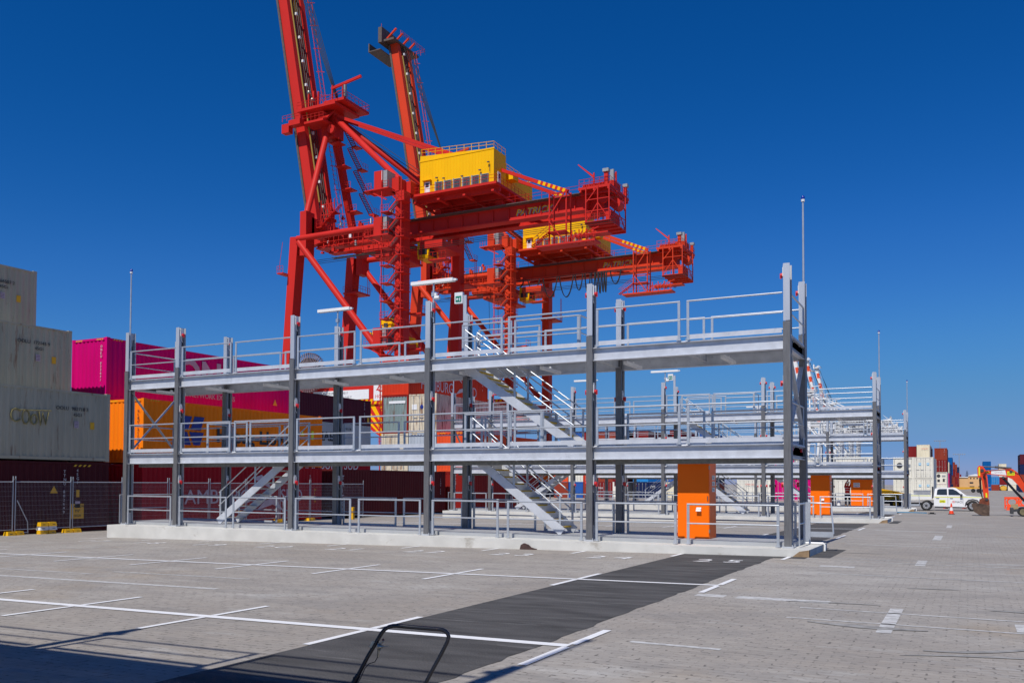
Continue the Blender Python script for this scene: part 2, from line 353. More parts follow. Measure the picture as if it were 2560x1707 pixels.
def blob(cx, cy, rx, ry, n=22): return [(cx+rx*math.cos(6.283*i/n)*random.uniform(.75, 1.1), cy+ry*math.sin(6.283*i/n)*random.uniform(.7, 1.1)) for i in range(n)]
tm = []
def skid(x0, y0, x1, y1, bend, w_):
    a = []; b = []
    for i in range(17):
        t = i/16; x = lerp(x0, x1, t); y = lerp(y0, y1, t)+bend*4*t*(1-t); ww = w_*(.25+math.sin(math.pi*t))*.6
        a.append((x, y-ww)); b.append((x, y+ww))
    return a+b[::-1]
tm += [skid(1.6, -8.9, 2.9, -8.75, .05, .07), skid(2.2, -10.8, 3.6, -10.9, -.08, .16), skid(5.2, -10.2, 6.2, -10.4, .1, .15), skid(3.6, -12.3, 5.0, -11.2, -.25, .10), skid(3.4, -12.7, 4.8, -12.3, .1, .07),
       skid(4.3, -8.6, 5.2, -8.9, .15, .1), skid(5.8, -4.3, 7.6, -4.6, .1, .16), skid(3.1, -6.2, 3.9, -6.1, 0, .07), skid(6.5, -.9, 8.5, -1.1, .1, .1), skid(1.0, 1.5, 2.3, 1.6, .05, .06)]
sheet('tyre_marks', tm, 'tyremark', .0065)
# ------------------------------------------------------------------ reefer gantry
BAY = 5.264
CX = [-BAY*4.49]+[-BAY*(5-i) for i in range(1, 6)]     # left edges of the six columns
CW, CD, YB = .16, .31, 2.29
FL, D1, D2 = .29, 2.775, 5.49                           # floor and deck levels
TOP, SEAM = 7.24, 5.79
def column(parent, x, y, back, ends, gname):
    mb = MB(); f = .016
    # H section, flanges facing front and back
    mb.m = 1; mb.box(x+CW/2-.006, x+CW/2+.006, y+f, y+CD-f, .21, TOP)
    mb.m = 2; mb.box(x, x+CW, y, y+f, SEAM+.02, TOP)
    mb.m = 1; mb.box(x, x+CW, y+CD-f, y+CD, .21, TOP)
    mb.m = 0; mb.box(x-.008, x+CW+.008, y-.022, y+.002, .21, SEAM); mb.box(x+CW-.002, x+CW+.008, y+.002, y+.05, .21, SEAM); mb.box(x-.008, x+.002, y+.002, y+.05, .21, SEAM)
    mb.m = 1
    mb.box(x-.06, x+CW+.06, y-.06, y+CD+.06, .172, .21)
    for sx in (-.03, CW+.03):
        for sy in (-.03, CD+.03): mb.cyl((x+sx, y+sy, .23), 'z', .012, .05, 6)
    # conduit in the web
    mb.m = 3; mb.tube([(x+CW/2+.03, y+.2, .6), (x+CW/2+.03, y+.2, TOP-.5)], .012, 5, False); mb.tube([(x+CW/2+.03, y+.235, .6), (x+CW/2+.03, y+.235, TOP-.25)], .014, 5, False)
    c = build('column', mb, ['galv_dark', 'galv_web', 'galv_mid', 'darkgrey'], parent)
    for sgn in ends:
        xf = x+CW/2+.006 if sgn > 0 else x+CW/2-.006
        for z in (1.72, 4.25, 6.95):
            mb = MB(); a, b = (xf, xf+.10) if sgn > 0 else (xf-.10, xf)
            mb.box(a, b, y+.05, y+.17, z-.02, z+.20); mb.box(a+.01, b-.01, y+.06, y+.16, z+.2, z+.26)
            mb.tube([((a+b)/2, y+.11, z-.02), ((a+b)/2, y+.13, z-.16), ((a+b)/2, y+.19, z-.22)], .012, 5, False)
            build('switch_box', mb, 'switch', c)
            mb = MB(); q = xf+sgn*.125; mb.cyl((q, y+.14, z+.02), 'x', .055, .06, 10); mb.box(min(q, q+sgn*.05), max(q, q+sgn*.05), y+.125, y+.155, z-.06, z+.07)
            build('rotary_knob', mb, 'red', c)
    return c
def guard(parent, x0, x1, y, z, h=1.03, posts=(1, 1), toe=True, lower=False, double=(0, 0)):
    mb = MB(); r = .024
    mb.tube([(x0, y, z+h), (x1, y, z+h)], r); mb.tube([(x0, y, z+h*.52), (x1, y, z+h*.52)], r*.8)
    for px, on in ((x0+.03, posts[0]), (x1-.03, posts[1])):
        if on:
            mb.box(px-.034, px+.034, y-.014, y+.014, z, z+h-.01); mb.box(px-.06, px+.06, y-.05, y+.05, z, z+.012)
            for sx in (-.045, .045): mb.cyl((px+sx, y-.035, z+.03), 'z', .009, .05, 5)
    if toe: mb.m = 1; mb.box(x0+.02, x1-.02, y+.016, y+.022, z+.03, z+.15)
    return build('guardrail', mb, ['galv_rail', 'galv'], parent)
def guard_y(parent, x, y0, y1, z, h=1.03, name='guardrail'):
    mb = MB(); r = .024
    mb.tube([(x, y0, z+h), (x, y1, z+h)], r); mb.tube([(x, y0, z+h*.52), (x, y1, z+h*.52)], r*.8)
    for py in (y0+.03, y1-.03): mb.box(x-.014, x+.014, py-.034, py+.034, z, z+h-.01)
    return build(name, mb, ['galv_rail'], parent)
def stair(parent, xa, za, xb, zb, y0, y1):
    """straight flight from foot (xa,za) to head (xb,zb)"""
    s = 1 if xb > xa else -1; mb = MB(); n = round((zb-za)/.2); sl = (zb-za)/(xb-xa)
    for y in (y0, y1): mb.beam((xa-.02*s, y, za+.06), (xb, y, zb-.10), .05, .25)
    st = build('stair', mb, 'galv', parent)
    mb = MB(); mn = MB()
    for i in range(1, n):
        t = i/n; x = lerp(xa, xb, t); z = lerp(za, zb, t)
        mb.box(x-.13, x+.13, y0+.03, y1-.03, z-.035, z-.003)
        mn.box(x-.14*s-.03, x-.14*s+.03, y0+.03, y1-.03, z-.04, z+.004)
    build('tread', mb, 'galv_web', st); build('nosing', mn, 'nosing', st)
    for y, nm in ((y0, 'handrail'), (y1, 'handrail')):
        mb = MB()
        for hh in (.98, .52): mb.tube([(xa, y, za+hh+.10), (xb-.1*s, y, lerp(za, zb, 1)+hh-.02)], .021)
        for t in (.02, .5, .97):
            x = lerp(xa, xb, t); z = lerp(za, zb, t); mb.box(x-.03, x+.03, y-.015, y+.015, z-.02, z+1.06)
        build(nm, mb, 'galv_rail', st)
    return st
def deck(parent, zt, holes, tray):
    """open grating: bearing bars along Y, cross rods along X, on cross beams"""
    mb = MB(); y0, y1 = .13, 2.42; X0, X1 = CX[0]+.1, .15
    def runs(y):
        if not .62 < y < 1.64 or not holes: return [(X0, X1)]
        q = [X0]+[h for hh in sorted(holes) for h in hh]+[X1]; return list(zip(q[::2], q[1::2]))
    y = y0
    while y < y1:
        for a, b in runs(y): mb.box(a, b, y-.0008, y+.0008, zt-.052, zt)
        y += .042
    x = X0
    while x < X1:
        segs = [(y0, .62), (1.64, y1)] if any(a < x < b for a, b in holes) else [(y0, y1)]
        for a, b in segs: mb.box(x-.004, x+.004, a, b, zt-.030, zt-.012)
        x += .11
    build('grating_deck', mb, 'galv_grate', parent)
    mb = MB()
    for i in range(6):
        for xx in ([CX[i]+.08] if i == 5 else [CX[i]+.08, (CX[i]+CX[i+1])/2+.08]):
            if i == 0 and xx > CX[0]+.2: continue
            mb.box(xx-.006, xx+.006, .25, 2.35, zt-.31, zt-.07); mb.box(xx-.06, xx+.06, .25, 2.35, zt-.08, zt-.07); mb.box(xx-.06, xx+.06, .25, 2.35, zt-.31, zt-.30)
    for yy in (.9, 1.75): mb.box(CX[0]+.1, .1, yy-.025, yy+.025, zt-.11, zt-.045)
    build('joist', mb, 'galv_web', parent)
    if tray:
        mb = MB(); mb.box(CX[0]+.3, -.05, .42, .424, zt-.50, zt-.38); mb.box(CX[0]+.3, -.05, .72, .724, zt-.50, zt-.38); mb.box(CX[0]+.3, -.05, .424, .72, zt-.50, zt-.496)
        q = CX[0]+.4
        while q < -.1: mb.box(q, q+.03, .415, .4195, zt-.46, zt-.42); q += .14
        build('cable_tray', mb, 'tray', parent)
        mb = MB()
        for k in range(4): mb.tube([(CX[0]+.4, .47+.06*k, zt-.47), (-8, .48+.06*k, zt-.46), (-.2, .47+.06*k, zt-.47)], .018, 5, False)
        build('power_cable', mb, 'black', parent)
def tube_light(parent, x, y, z, along='y', L_=1.3):
    mb = MB()
    if along == 'y': mb.box(x-.055, x+.055, y-L_/2, y+L_/2, z-.09, z); mb.box(x-.02, x+.02, y-.05, y+.05, z, z+.06)
    else: mb.box(x-L_/2, x+L_/2, y-.06, y+.06, z-.09, z)
    return build('tube_light', mb, 'white', parent)
def make_gantry(y0, label):
    root = thing('reefer_gantry', label, 'gantry', (-11.5, 0, 0), 'steel access gantries in parallel rows')
    # plinth
    mb = MB(); zb = -.55
    poly = [(-23.92, zb), (-23.92, .17), (.64, .17), (.64, zb)]
    mb.prism(poly, 'y', -.44, 2.62)
    build('concrete_plinth', mb, 'concrete', root)
    mb = MB(); mb.box(-23.75, .15, .34, 2.28, .1705, FL); build('floor_plate', mb, 'floorplate', root)
    mb = MB(); mb.tube([(.68, 1.9, -.02), (.68, 1.9, .16), (.64, 1.9, .20), (.2, 1.86, .20)], .03); build('conduit_pipe', mb, 'white', root)
    mb = MB(); mb.prism([(.2, -.2), (.26, .0), (.42, .13), (.635, .168), (.645, .168), (.645, -.2)], 'y', -.446, -.30); build('stained_formwork', mb, M['_brown'], root)
    for i in range(6):
        e = (1,) if i < 4 else ((1, -1) if i == 4 else (-1,))
        if i == 0: e = ()
        column(root, CX[i], 0, False, e, ''); column(root, CX[i], YB, True, e, '')
    for zt in (D1, D2):
        for i in range(5):
            mb = MB(); a, b = CX[i]+CW/2+.01, CX[i+1]+CW/2-.01
            mb.ibeam_x(a, b, .135, zt-.38, zt-.03, .21); build('beam', mb, 'galv', root)
            mb = MB(); mb.ibeam_x(a, b, YB+.155, zt-.38, zt-.03, .21); build('beam', mb, 'galv', root)
        for xx in (CX[0]+.08, CX[5]+.08):
            mb = MB(); mb.box(xx-.006, xx+.006, CD, YB, zt-.366, zt-.045); mb.box(xx-.07, xx+.07, CD, YB, zt-.045, zt-.03); mb.box(xx-.07, xx+.07, CD, YB, zt-.38, zt-.366)
            build('end_beam', mb, 'galv', root)
    for xx, lv in ((CX[0]+.08, (D1,)), (CX[5]+.08, (D1,))):
        for zt in lv:
            mb = MB(); mb.beam((xx-.02, CD-.1, zt+.05), (xx-.02, YB+.1, zt+2.25), .012, .12, (1, 0, 0)); mb.beam((xx+.02, CD-.1, zt+2.25), (xx+.02, YB+.1, zt+.05), .012, .12, (1, 0, 0))
            mb.beam((xx+.0, CD-.1, zt+2.25), (xx+.0, YB+.1, zt+.05), .07, .012, (1, 0, 0))
            build('cross_brace', mb, 'galv_web', root)
    yf, yb = .045, YB+.24
    for i in range(5):
        a, b = CX[i]+CW, CX[i+1]; m = (a+b)/2
        panels = [(a+.10, m-.09), (m+.09, b-.03)] if i else [(a+.06, b-.02)]
        for z, lower in ((.185, True), (D1, False), (D2, False)):
            for j, (p, q) in enumerate(panels):
                q2 = q-.10 if lower else q
                po = (1, 1) if lower or (j == 0 and i) else (1, 0)
                guard(root, p, q2, yf if not lower else .02, z, 1.03, po, not lower)
                guard(root, p, q2, yb, z, 1.03, (1, 1) if lower else po, True)
    for z in (D1, D2):
        guard_y(root, CX[0]+.05, CD+.03, YB-.02, z); guard_y(root, CX[5]+.12, CD+.03, YB-.02, z)
    guard_y(root, CX[0]-.12, -.05, YB+.2, .22)
    guard_y(root, CX[5]+.30, .30, 1.1, .22, 1.03, 'gate'); 
    mb = MB(); mb.tube([(CX[5]+.16, 1.95, 1.25), (CX[5]+.85, 1.9, 1.25), (CX[5]+.9, 1.9, .45)], .024); mb.tube([(CX[5]+.16, 1.95, .74), (CX[5]+.88, 1.9, .74)], .02); mb.box(CX[5]+.16, CX[5]+.9, 1.88, 1.92, .36, .5); mb.box(CX[5]+.15, CX[5]+.33, 1.85, 1.90, .24, 1.27)
    build('gate', mb, 'galv_rail', root)
    stair(root, -6.3, FL, -9.40, D1, .68, 1.58); stair(root, -5.95, D1, -9.72, D2, .68, 1.58); stair(root, -19.55, FL, -16.2, D1, .68, 1.58)
    deck(root, D1, [(-9.45, -6.6), (-19.2, -16.25)], True); deck(root, D2, [(-9.75, -6.3)], False)
    for z, a, b, e in ((D2, -9.6, -5.75, -9.6), (D1, -9.5, -6.9, -9.5)):
        guard(root, a, -7.9, .62, z, 1.03, (1, 1), False); guard(root, -7.82, b, .62, z, 1.03, (1, 1), False)
        guard(root, a, b-(1.7 if z == D2 else 0), 1.64, z, 1.03, (1, 1), False); guard_y(root, b+.02, .62, 1.64, z)
    guard(root, -20.1, -18.2, .62, D1, 1.03, (1, 1), False); guard(root, -18.1, -16.3, .62, D1, 1.03, (1, 1), False); guard(root, -20.1, -16.3, 1.64, D1, 1.03, (1, 1), False); guard_y(root, -20.12, .62, 1.64, D1)
    for i in range(5):
        for xx in ([CX[i]+1.0] if i == 0 else [CX[i]+.9, CX[i]+3.6]):
            tube_light(root, xx, 1.25, D2-.36)
    for i in (1, 2, 4): tube_light(root, CX[i]+2.3, 1.25, D1-.34)
    # lights on posts, exit sign, masts with blue beacons
    def tlight(xp, y, xa, xb):
        mb = MB(); mb.tube([(xp, y, 6.6), (xp, y, 7.80)], .028); mb.box(xp-.05, xp+.05, y-.05, y+.05, 7.4, 7.52); build('light_pole', mb, 'galv_rail', root)
        mb = MB(); mb.box(xa, xb, y-.085, y+.085, 7.80, 7.90); mb.box(xb, xb+.1, y-.04, y+.04, 7.82, 7.87); build('tube_light', mb, 'white', root)
    tlight(-15.75, YB+.12, -16.6, -15.2); tlight(-10.37, .2, -11.15, -9.65)
    mb = MB(); mb.cyl((-10.24, .2, 7.35), 'x', .06, .16, 8); mb.box(-10.36, -10.25, .16, .24, 7.4, 7.5); build('flood_light', mb, 'white', root)
    mb = MB(); mb.box(-10.56, -10.44, YB+.02, YB+.06, 6.2, 7.86); build('sign_post', mb, 'galv_mid', root)
    mb = MB(); mb.box(-10.86, -10.56, YB-.03, YB+.08, 7.60, 7.96); mb.m = 1; mb.box(-10.82, -10.60, YB-.036, YB-.029, 7.64, 7.84); mb.m = 0
    mb.prism([(-10.80, 7.74), (-10.75, 7.79), (-10.75, 7.76), (-10.71, 7.76), (-10.71, 7.72), (-10.75, 7.72), (-10.75, 7.69)], 'y', -.04+YB, -.034+YB); mb.box(-10.675, -10.645, YB-.04, YB-.034, 7.68, 7.78)
    build('exit_sign', mb, ['switch', 'green'], root)
    for xm, ym in ((CX[0]+.11, .10), (.11, YB+.12)):
        mb = MB(); mb.tube([(xm, ym, 6.3), (xm, ym, 7.6), (xm, ym, 9.45)], [.03, .03, .026]); ms = build('beacon_mast', mb, 'galv_rail', root)
        mb = MB(); mb.cyl((xm, ym, 9.49), 'z', .05, .06, 10); mb.m = 1; mb.sphere((xm, ym, 9.56), .05, .05, .075); build('beacon', mb, ['switch', 'blue'], ms)
    mb = MB(); mb.box(.02, .06, .75, 1.0, D1-.12, D1-.08); mb.cyl((.09, .55, D1-.14), 'x', .05, .08, 8); mb.cyl((.09, 1.9, D1-.14), 'x', .05, .08, 8); build('end_socket', mb, 'red', root)
    root.location.y = y0
    return root
M['_brown'] = mat('brown_stained_concrete', lin((150, 125, 95)), .9, 0, .3, 6, dirt=lin((70, 55, 42)), dirt_amt=.4, dirt_scale=6)
G1 = make_gantry(0, 'nearest galvanised three level access gantry with two stairs and orange cabinet')
for dy, dz, lab in ((SP, -.085, 'second galvanised access gantry seen behind the nearest one'), (2*SP, -.17, 'third and farthest galvanised access gantry beside the white pickup'), (-SP+.15, .02, 'access gantry behind the viewpoint casting the striped shadow in the foreground')):
    g = copy_tree(G1); g.location.y += dy; g.location.z += dz; g['label'] = lab
# ------------------------------------------------------------------ orange switchboards
def cabinet(x0, x1, y0, z0, h, label, plates, double=False):
    t = thing('switchboard_cabinet', label, 'cabinet', ((x0+x1)/2, y0+.36, z0), 'orange switchboard cabinets on the gantries')
    y1 = y0+.72
    mb = MB(); mb.box(x0+.01, x1-.004, y0+.03, y1, z0+.001, z0+h); build('body', mb, 'orange', t)
    ds = [(x0, x1)] if not double else [(x0, (x0+x1)/2-.004), ((x0+x1)/2+.004, x1)]
    for a, b in ds:
        mb = MB(); mb.box(a, b-.012, y0, y0+.027, z0+.012, z0+h-.012); d = build('door', mb, 'orange', t)
        mb = MB(); mb.box(b-.05, b-.03, y0-.02, y0-.0005, z0+1.0, z0+1.13); build('handle', mb, 'darkgrey', d)
    for z in (z0+.15, z0+h-.2):
        mb = MB(); mb.box(x1-.012, x1+.012, y0-.008, y0+.04, z, z+.10); build('hinge', mb, 'zinc', t)
    if not double:
        mb = MB(); a = x0+.52; mb.box(a, a+.13, y0-.07, y0, z0+.72, z0+.80); mb.add([(a, y0-.10, z0+.73), (a+.13, y0-.10, z0+.73), (a+.13, y0-.02, z0+.83), (a, y0-.02, z0+.83)], [(0, 1, 2, 3)]); build('socket_outlet', mb, 'white', t)
        for z in (1.56, 1.40, 1.24):
            mb = MB(); mb.box(x1, x1+.004, y0+.28, y0+.58, z0+z, z0+z+.12); mb.m = 1
            for q in range(3): mb.box(x1+.004, x1+.006, y0+.32, y0+.54-.06*q, z0+z+.03+.025*q, z0+z+.042+.025*q)
            build('notice_plate', mb, ['switch', 'darkgrey'], t)
    else:
        for k in range(2):
            mb = MB(); mb.box(x0+.18, x0+.62, y0-.004, y0, z0+1.42+.17*k, z0+1.57+.17*k); mb.m = 1
            for q in range(2): mb.box(x0+.22, x0+.56, y0-.006, y0-.0035, z0+1.46+.17*k+.05*q, z0+1.475+.17*k+.05*q)
            build('notice_plate', mb, ['switch', 'darkgrey'], t)
    return t
cabinet(-2.92, -2.06, .72, FL, 2.03, 'orange steel switchboard cabinet with white socket on the nearest gantry floor', 3)
cabinet(-3.0, -2.08, SP+.72, FL-.085, 2.0, 'orange switchboard cabinet with white socket on the second gantry', 3)
cabinet(-3.66, -2.18, 2*SP+.72, FL-.17, 1.98, 'wide double door orange cabinet with white notices on the farthest gantry', 2, True)
# ------------------------------------------------------------------ shipping containers
CONT = {'maroon': ((74, 26, 32), .25), 'grey': ((176, 170, 148), .40), 'magenta': ((206, 0, 112), .06), 'orange': ((255, 132, 20), .08), 'red': ((158, 22, 34), .12), 'dkmaroon': ((88, 32, 44), .10),
        'maersk': ((176, 178, 176), .12), 'triton': ((96, 34, 36), .15), 'brightred': ((206, 58, 32), .25), 'greygreen': ((128, 144, 142), .55), 'rustwhite': ((212, 200, 176), .62), 'ltgrey': ((176, 184, 192), .2),
        'orangered': ((226, 84, 44), .15), 'brown': ((142, 60, 44), .15), 'blue': ((44, 88, 160), .15), 'white': ((226, 222, 208), .10), 'offwhite': ((222, 218, 204), .22), 'navy': ((28, 40, 78), .1), 'ltblue': ((44, 128, 190), .15), 'dkred': ((124, 34, 34), .15),
        'cream': ((224, 214, 186), .2), 'pink': ((214, 70, 130), .1), 'blue2': ((6, 86, 150), .08), 'tankyellow': ((224, 176, 70), .1), 'hamburg': ((140, 34, 30), .2)}
def cmat(k):
    c, r_ = CONT[k]; return painted('cont_'+k, c, r_, .55)
GASK = M['darkgrey']; BAR = mat('galvanised_lock_bar', (.45, .44, .42), .5, .3, .15, 6, dirt=RUST, dirt_amt=.3, dirt_scale=5)
FURN = M['black']
_cache = {}
def shell_mesh(L_, H_, end, far):
    key = ('shell', L_, H_, end, far)
    if key in _cache: return _cache[key]
    mb = MB(); w2, l2 = 1.22, L_/2; zb, zt = .15, H_-.11; dep = .036
    per = .28 if not far else .56
    def wave(a, b):
        out = [(a, 0)]; n = round((b-a)/per); p = (b-a)/n
        for i in range(n):
            q = a+i*p; out += [(q+p*.18, 0), (q+p*.36, -1), (q+p*.68, -1), (q+p*.86, 0)]
        out.append((b, 0)); return out
    prof = wave(-l2+.15, l2-.15)
    for s_ in (-1, 1):
        vs = [(s_*(w2-.012+d*dep), y, z) for y, d in prof for z in (zb, zt)]
        mb.add(vs, [((2*i, 2*i+2, 2*i+3, 2*i+1) if s_ > 0 else (2*i, 2*i+1, 2*i+3, 2*i+2)) for i in range(len(prof)-1)])
    prof = wave(-w2+.14, w2-.14)
    for s_ in ((-1, 1) if end == 'plain' else (1,)):
        vs = [(x, s_*(l2-.012+d*dep), z) for x, d in prof for z in (zb, zt)]
        mb.add(vs, [((2*i, 2*i+1, 2*i+3, 2*i+2) if s_ > 0 else (2*i, 2*i+2, 2*i+3, 2*i+1)) for i in range(len(prof)-1)])
    mb.box(-w2+.05, w2-.05, -l2+.05, l2-.05, H_-.06, H_-.035)
    mb.box(-w2+.05, w2-.05, -l2+.05, l2-.05, .10, .14)
    me = mesh_from('shell', mb, [M['white']]); _cache[key] = me; return me
def frame_mesh(L_, H_):
    key = ('frame', L_, H_)
    if key in _cache: return _cache[key]
    mb = MB(); w2, l2 = 1.22, L_/2
    for sx in (-1, 1):
        for sy in (-1, 1):
            a, b = sorted((sx*(w2-.15), sx*w2)); c, d = sorted((sy*(l2-.15), sy*l2))
            mb.box(a, b, c, d, .118, H_-.118)
            a, b = sorted((sx*(w2-.165), sx*(w2+.004))); c, d = sorted((sy*(l2-.18), sy*(l2+.004)))
            mb.box(a, b, c, d, 0, .118); mb.box(a, b, c, d, H_-.118, H_)
        a, b = sorted((sx*(w2-.06), sx*w2)); mb.box(a, b, -l2+.18, l2-.18, H_-.11, H_-.03); mb.box(a, b, -l2+.18, l2-.18, .03, .16)
    for sy in (-1, 1):
        c, d = sorted((sy*(l2-.06), sy*l2)); mb.box(-w2+.165, w2-.165, c, d, H_-.13, H_-.02); mb.box(-w2+.165, w2-.165, c, d, .02, .16)
    me = mesh_from('frame', mb, [M['white']]); _cache[key] = me; return me
def door_mesh(L_, H_):
    key = ('door', L_, H_)
    if key in _cache: return _cache[key]
    mb = MB(); l2 = L_/2
    for a, b in ((-1.06, -.012), (.012, 1.06)):
        mb.box(a, b, -l2+.02, -l2+.06, .17, H_-.14)
        for z in (.55, 1.15, 1.72, 2.25): mb.box(a+.04, b-.04, -l2+.012, -l2+.0205, z, z+.36)
    me = mesh_from('door', mb, [M['white']]); _cache[key] = me; return me
def bars_mesh(L_, H_):
    key = ('bars', L_, H_)
    if key in _cache: return _cache[key]
    mb = MB(); l2 = L_/2
    for x in (-.82, -.28, .28, .82):
        mb.tube([(x, -l2-.012, .14), (x, -l2-.012, H_-.1)], .022, 5)
        for z in (.3, H_*.4, H_-.3): mb.box(x-.06, x+.06, -l2-.005, -l2+.01, z, z+.06)
        mb.box(x, x+.34 if x < 0 else x+.02, -l2-.03, -l2-.012, 1.12, 1.17)
    me = mesh_from('bars', mb, [BAR]); _cache[key] = me; return me
def reefer_mesh(L_, H_):
    key = ('reefer', L_, H_)
    if key in _cache: return _cache[key]
    mb = MB(); l2 = L_/2
    mb.box(-1.04, 1.04, -l2+.10, -l2+.14, .15, H_-.12)
    mb.m = 1; mb.cyl((-.45, -l2+.08, 1.75), 'y', .36, .06, 18); mb.box(-.7, -.2, -l2+.05, -l2+.1, .45, 1.0); mb.box(.35, .75, -l2+.05, -l2+.1, .5, 1.15)
    mb.m = 2; mb.box(.2, .9, -l2+.07, -l2+.1, 1.5, 1.9); mb.cyl((.9, -l2+.07, 1.1), 'y', .06, .05, 8)
    me = mesh_from('reefer', mb, [M['white'], GASK, M['grey']]); _cache[key] = me; return me
def linked(name, me, m, parent):
    o = bpy.data.objects.new(name, me); COL.objects.link(o); o.parent = parent
    if m is not None: o.material_slots[0].link = 'OBJECT'; o.material_slots[0].material = m
    return o
def container(xr, y0, z0, k, label, end='plain', L_=12.5, H_=2.93, far=False, group='shipping containers stacked in the yard', frame=None):
    """xr = x of the right-hand long side, y0 = y of the near end"""
    t = thing('shipping_container', label, 'container', (xr-1.22, y0+L_/2, z0), group)
    m = cmat(k)
    linked('corrugated_shell', shell_mesh(L_, H_, end, far), m, t)
    linked('corner_frame', frame_mesh(L_, H_), cmat(frame) if frame else m, t)
    if end in ('door', 'white_door'):
        d = linked('end_doors', door_mesh(L_, H_), m, t); linked('locking_bar', bars_mesh(L_, H_), None, d)
    if end == 'unit': linked('cooling_unit', reefer_mesh(L_, H_), m, t)
    return t
def side_text(t, s, size, y, z, m='whitetext', sx=1., name='lettering', shear=0., bold=0.):
    o = t.location; mb = MB(); mb.text(s, size, (o.x+1.222, y, z), 'r', sx, shear=shear, bold=bold); return build(name, mb, m, t)
def vert_text(t, s, size, y, z, m='whitetext'):
    o = t.location; mb = MB()
    for i, ch in enumerate(s): mb.text(ch, size, (o.x+1.224, y, z-i*size*.98), 'r', 1.)
    return build('lettering', mb, m, t)
def end_text(t, s, size, x, z, m='whitetext', vert=False):
    o = t.location; mb = MB(); yy = o.y-6.25-.012
    if vert:
        for i, ch in enumerate(s): mb.text(ch, size, (x, yy, z-i*size*.98), 'f')
    else: mb.text(s, size, (x, yy, z), 'f')
    return build('lettering', mb, m, t)
def hazard(t, L_=12.5, H_=2.93):
    o = t.location; mb = MB()
    for k in range(4):
        for y in (o.y-L_/2+.35+.14*k, ): mb.add([(o.x+1.2235, y, o.z+H_-.105), (o.x+1.2235, y+.07, o.z+H_-.105), (o.x+1.2235, y+.12, o.z+H_-.04), (o.x+1.2235, y+.05, o.z+H_-.04)], [(0, 1, 2, 3)])
        for sx in (-.95, .5):
            x = o.x+sx+.12*k; mb.add([(x, o.y-L_/2-.003, o.z+H_-.115), (x+.06, o.y-L_/2-.003, o.z+H_-.115), (x+.1, o.y-L_/2-.003, o.z+H_-.05), (x+.04, o.y-L_/2-.003, o.z+H_-.05)], [(0, 1, 2, 3)])
    build('hazard_stripes', mb, 'rustpole', t)
def sticker(t, y, z, w_=.22, h_=.28, m='yellow', tri=False):
    X = t.location.x+1.2245; mb = MB()
    if tri: mb.prism([(y, z), (y+w_, z), (y+w_/2, z+h_)], 'x', X, X+.004)
    else: mb.box(X, X+.004, y, y+w_, z, z+h_)
    build('warning_sticker', mb, m, t)
HC = 2.95
GL = -.36
# left block, nearest rows: the three pale grey containers climb away in steps
g1 = 'containers stacked behind the mesh fence on the left'
r1a = container(-29.1, -8.78, GL, 'maroon', 'dark maroon container at the bottom left behind the mesh fence', group=g1)
r1b = container(-29.1, -8.78, GL+HC, 'grey', 'pale grey container with yellow scrawl, lowest of the three grey ones', group=g1)
for j in range(2): container(-31.68, -8.78, GL+j*HC, 'brown', 'container hidden behind the dark maroon one on the left', group=g1)
r2 = container(-31.68, -8.78, GL+2*HC, 'grey', 'pale grey container with white scratches, middle step of the three grey ones', group=g1)
for j in range(3): container(-34.21, -8.78, GL+j*HC, 'brown', 'container hidden behind the dark maroon one on the left', group=g1)
r3 = container(-34.21, -8.78, GL+3*HC, 'grey', 'pale grey container highest at the left edge against the sky', group=g1)
for t, num in ((r1b, '982718 3'), (r2, '172145 9'), (r3, '166507 2')):
    z = t.location.z
    side_text(t, 'OOLU  '+num, .21, 1.15, z+2.10, 'blacktext'); side_text(t, '45G1', .19, 1.95, z+1.86, 'blacktext')
    sticker(t, 2.0, z+1.38, .2, .28, 'greytext'); sticker(t, 2.75, z+1.36, .2, .30)
    mb = MB()
    for q in range(4): mb.box(t.location.x+1.2285, t.location.x+1.2292, 2.02, 2.18, z+1.42+.06*q, z+1.44+.06*q)
    build('lettering', mb, 'blacktext', t)
scr = mat('yellow_scrawl', lin((150, 138, 90)), .8, 0, .3, 8)
mb = MB(); X = -29.1+.006; zz = GL+HC
def stroke(pts, r=.035): mb.tube([(X, y, z) for y, z in pts], r, 5)
def arc(cy, cz, ry, rz, a0, a1, n=10): return [(cy+ry*math.cos(R(lerp(a0, a1, i/n))), cz+rz*math.sin(R(lerp(a0, a1, i/n)))) for i in range(n+1)]
stroke(arc(-.55, zz+1.75, .22, .25, 40, 320)); stroke(arc(-.15, zz+1.7, .15, .28, 0, 360)); stroke(arc(.2, zz+1.62, .13, .2, 0, 360)); stroke([(.4, zz+1.95), (.48, zz+1.4), (.56, zz+1.9), (.7, zz+1.45), (.82, zz+1.95)]); stroke([(-.75, zz+1.95), (.95, zz+2.02)], .02)
build('scrawl', mb, scr, r1b)
mb = MB()
for y, a, b in ((-.45, 1.2, 2.0), (-.15, 1.15, 2.25), (.25, 1.3, 2.0), (-.05, 1.0, 1.5)): mb.box(-31.68-.002, -31.68+.003, y, y+.025, r2.location.z+a, r2.location.z+b)
build('white_scratches', mb, 'white', r2)
mb = MB()
for a, b in ((-4.4, -3.9), (-3.2, -2.7), (-2.5, -2.0), (-1.8, -1.5)): mb.box(X, X+.003, a, b, zz+.28, zz+.42)
build('patch', mb, 'greytext', r1b)
vert_text(r1a, 'TTNU 802649', .17, 1.55, GL+2.45); vert_text(r1a, '45G1', .17, 2.15, GL+2.5)
sticker(r1a, .95, GL+1.62, .35, .3, 'yellow', True); sticker(r1a, 2.15, GL+1.45, .15, .3); sticker(r1a, 2.1, GL+1.0, .24, .28, 'greytext'); hz = sticker(r1a, 1.9, GL+.55, .62, .62)
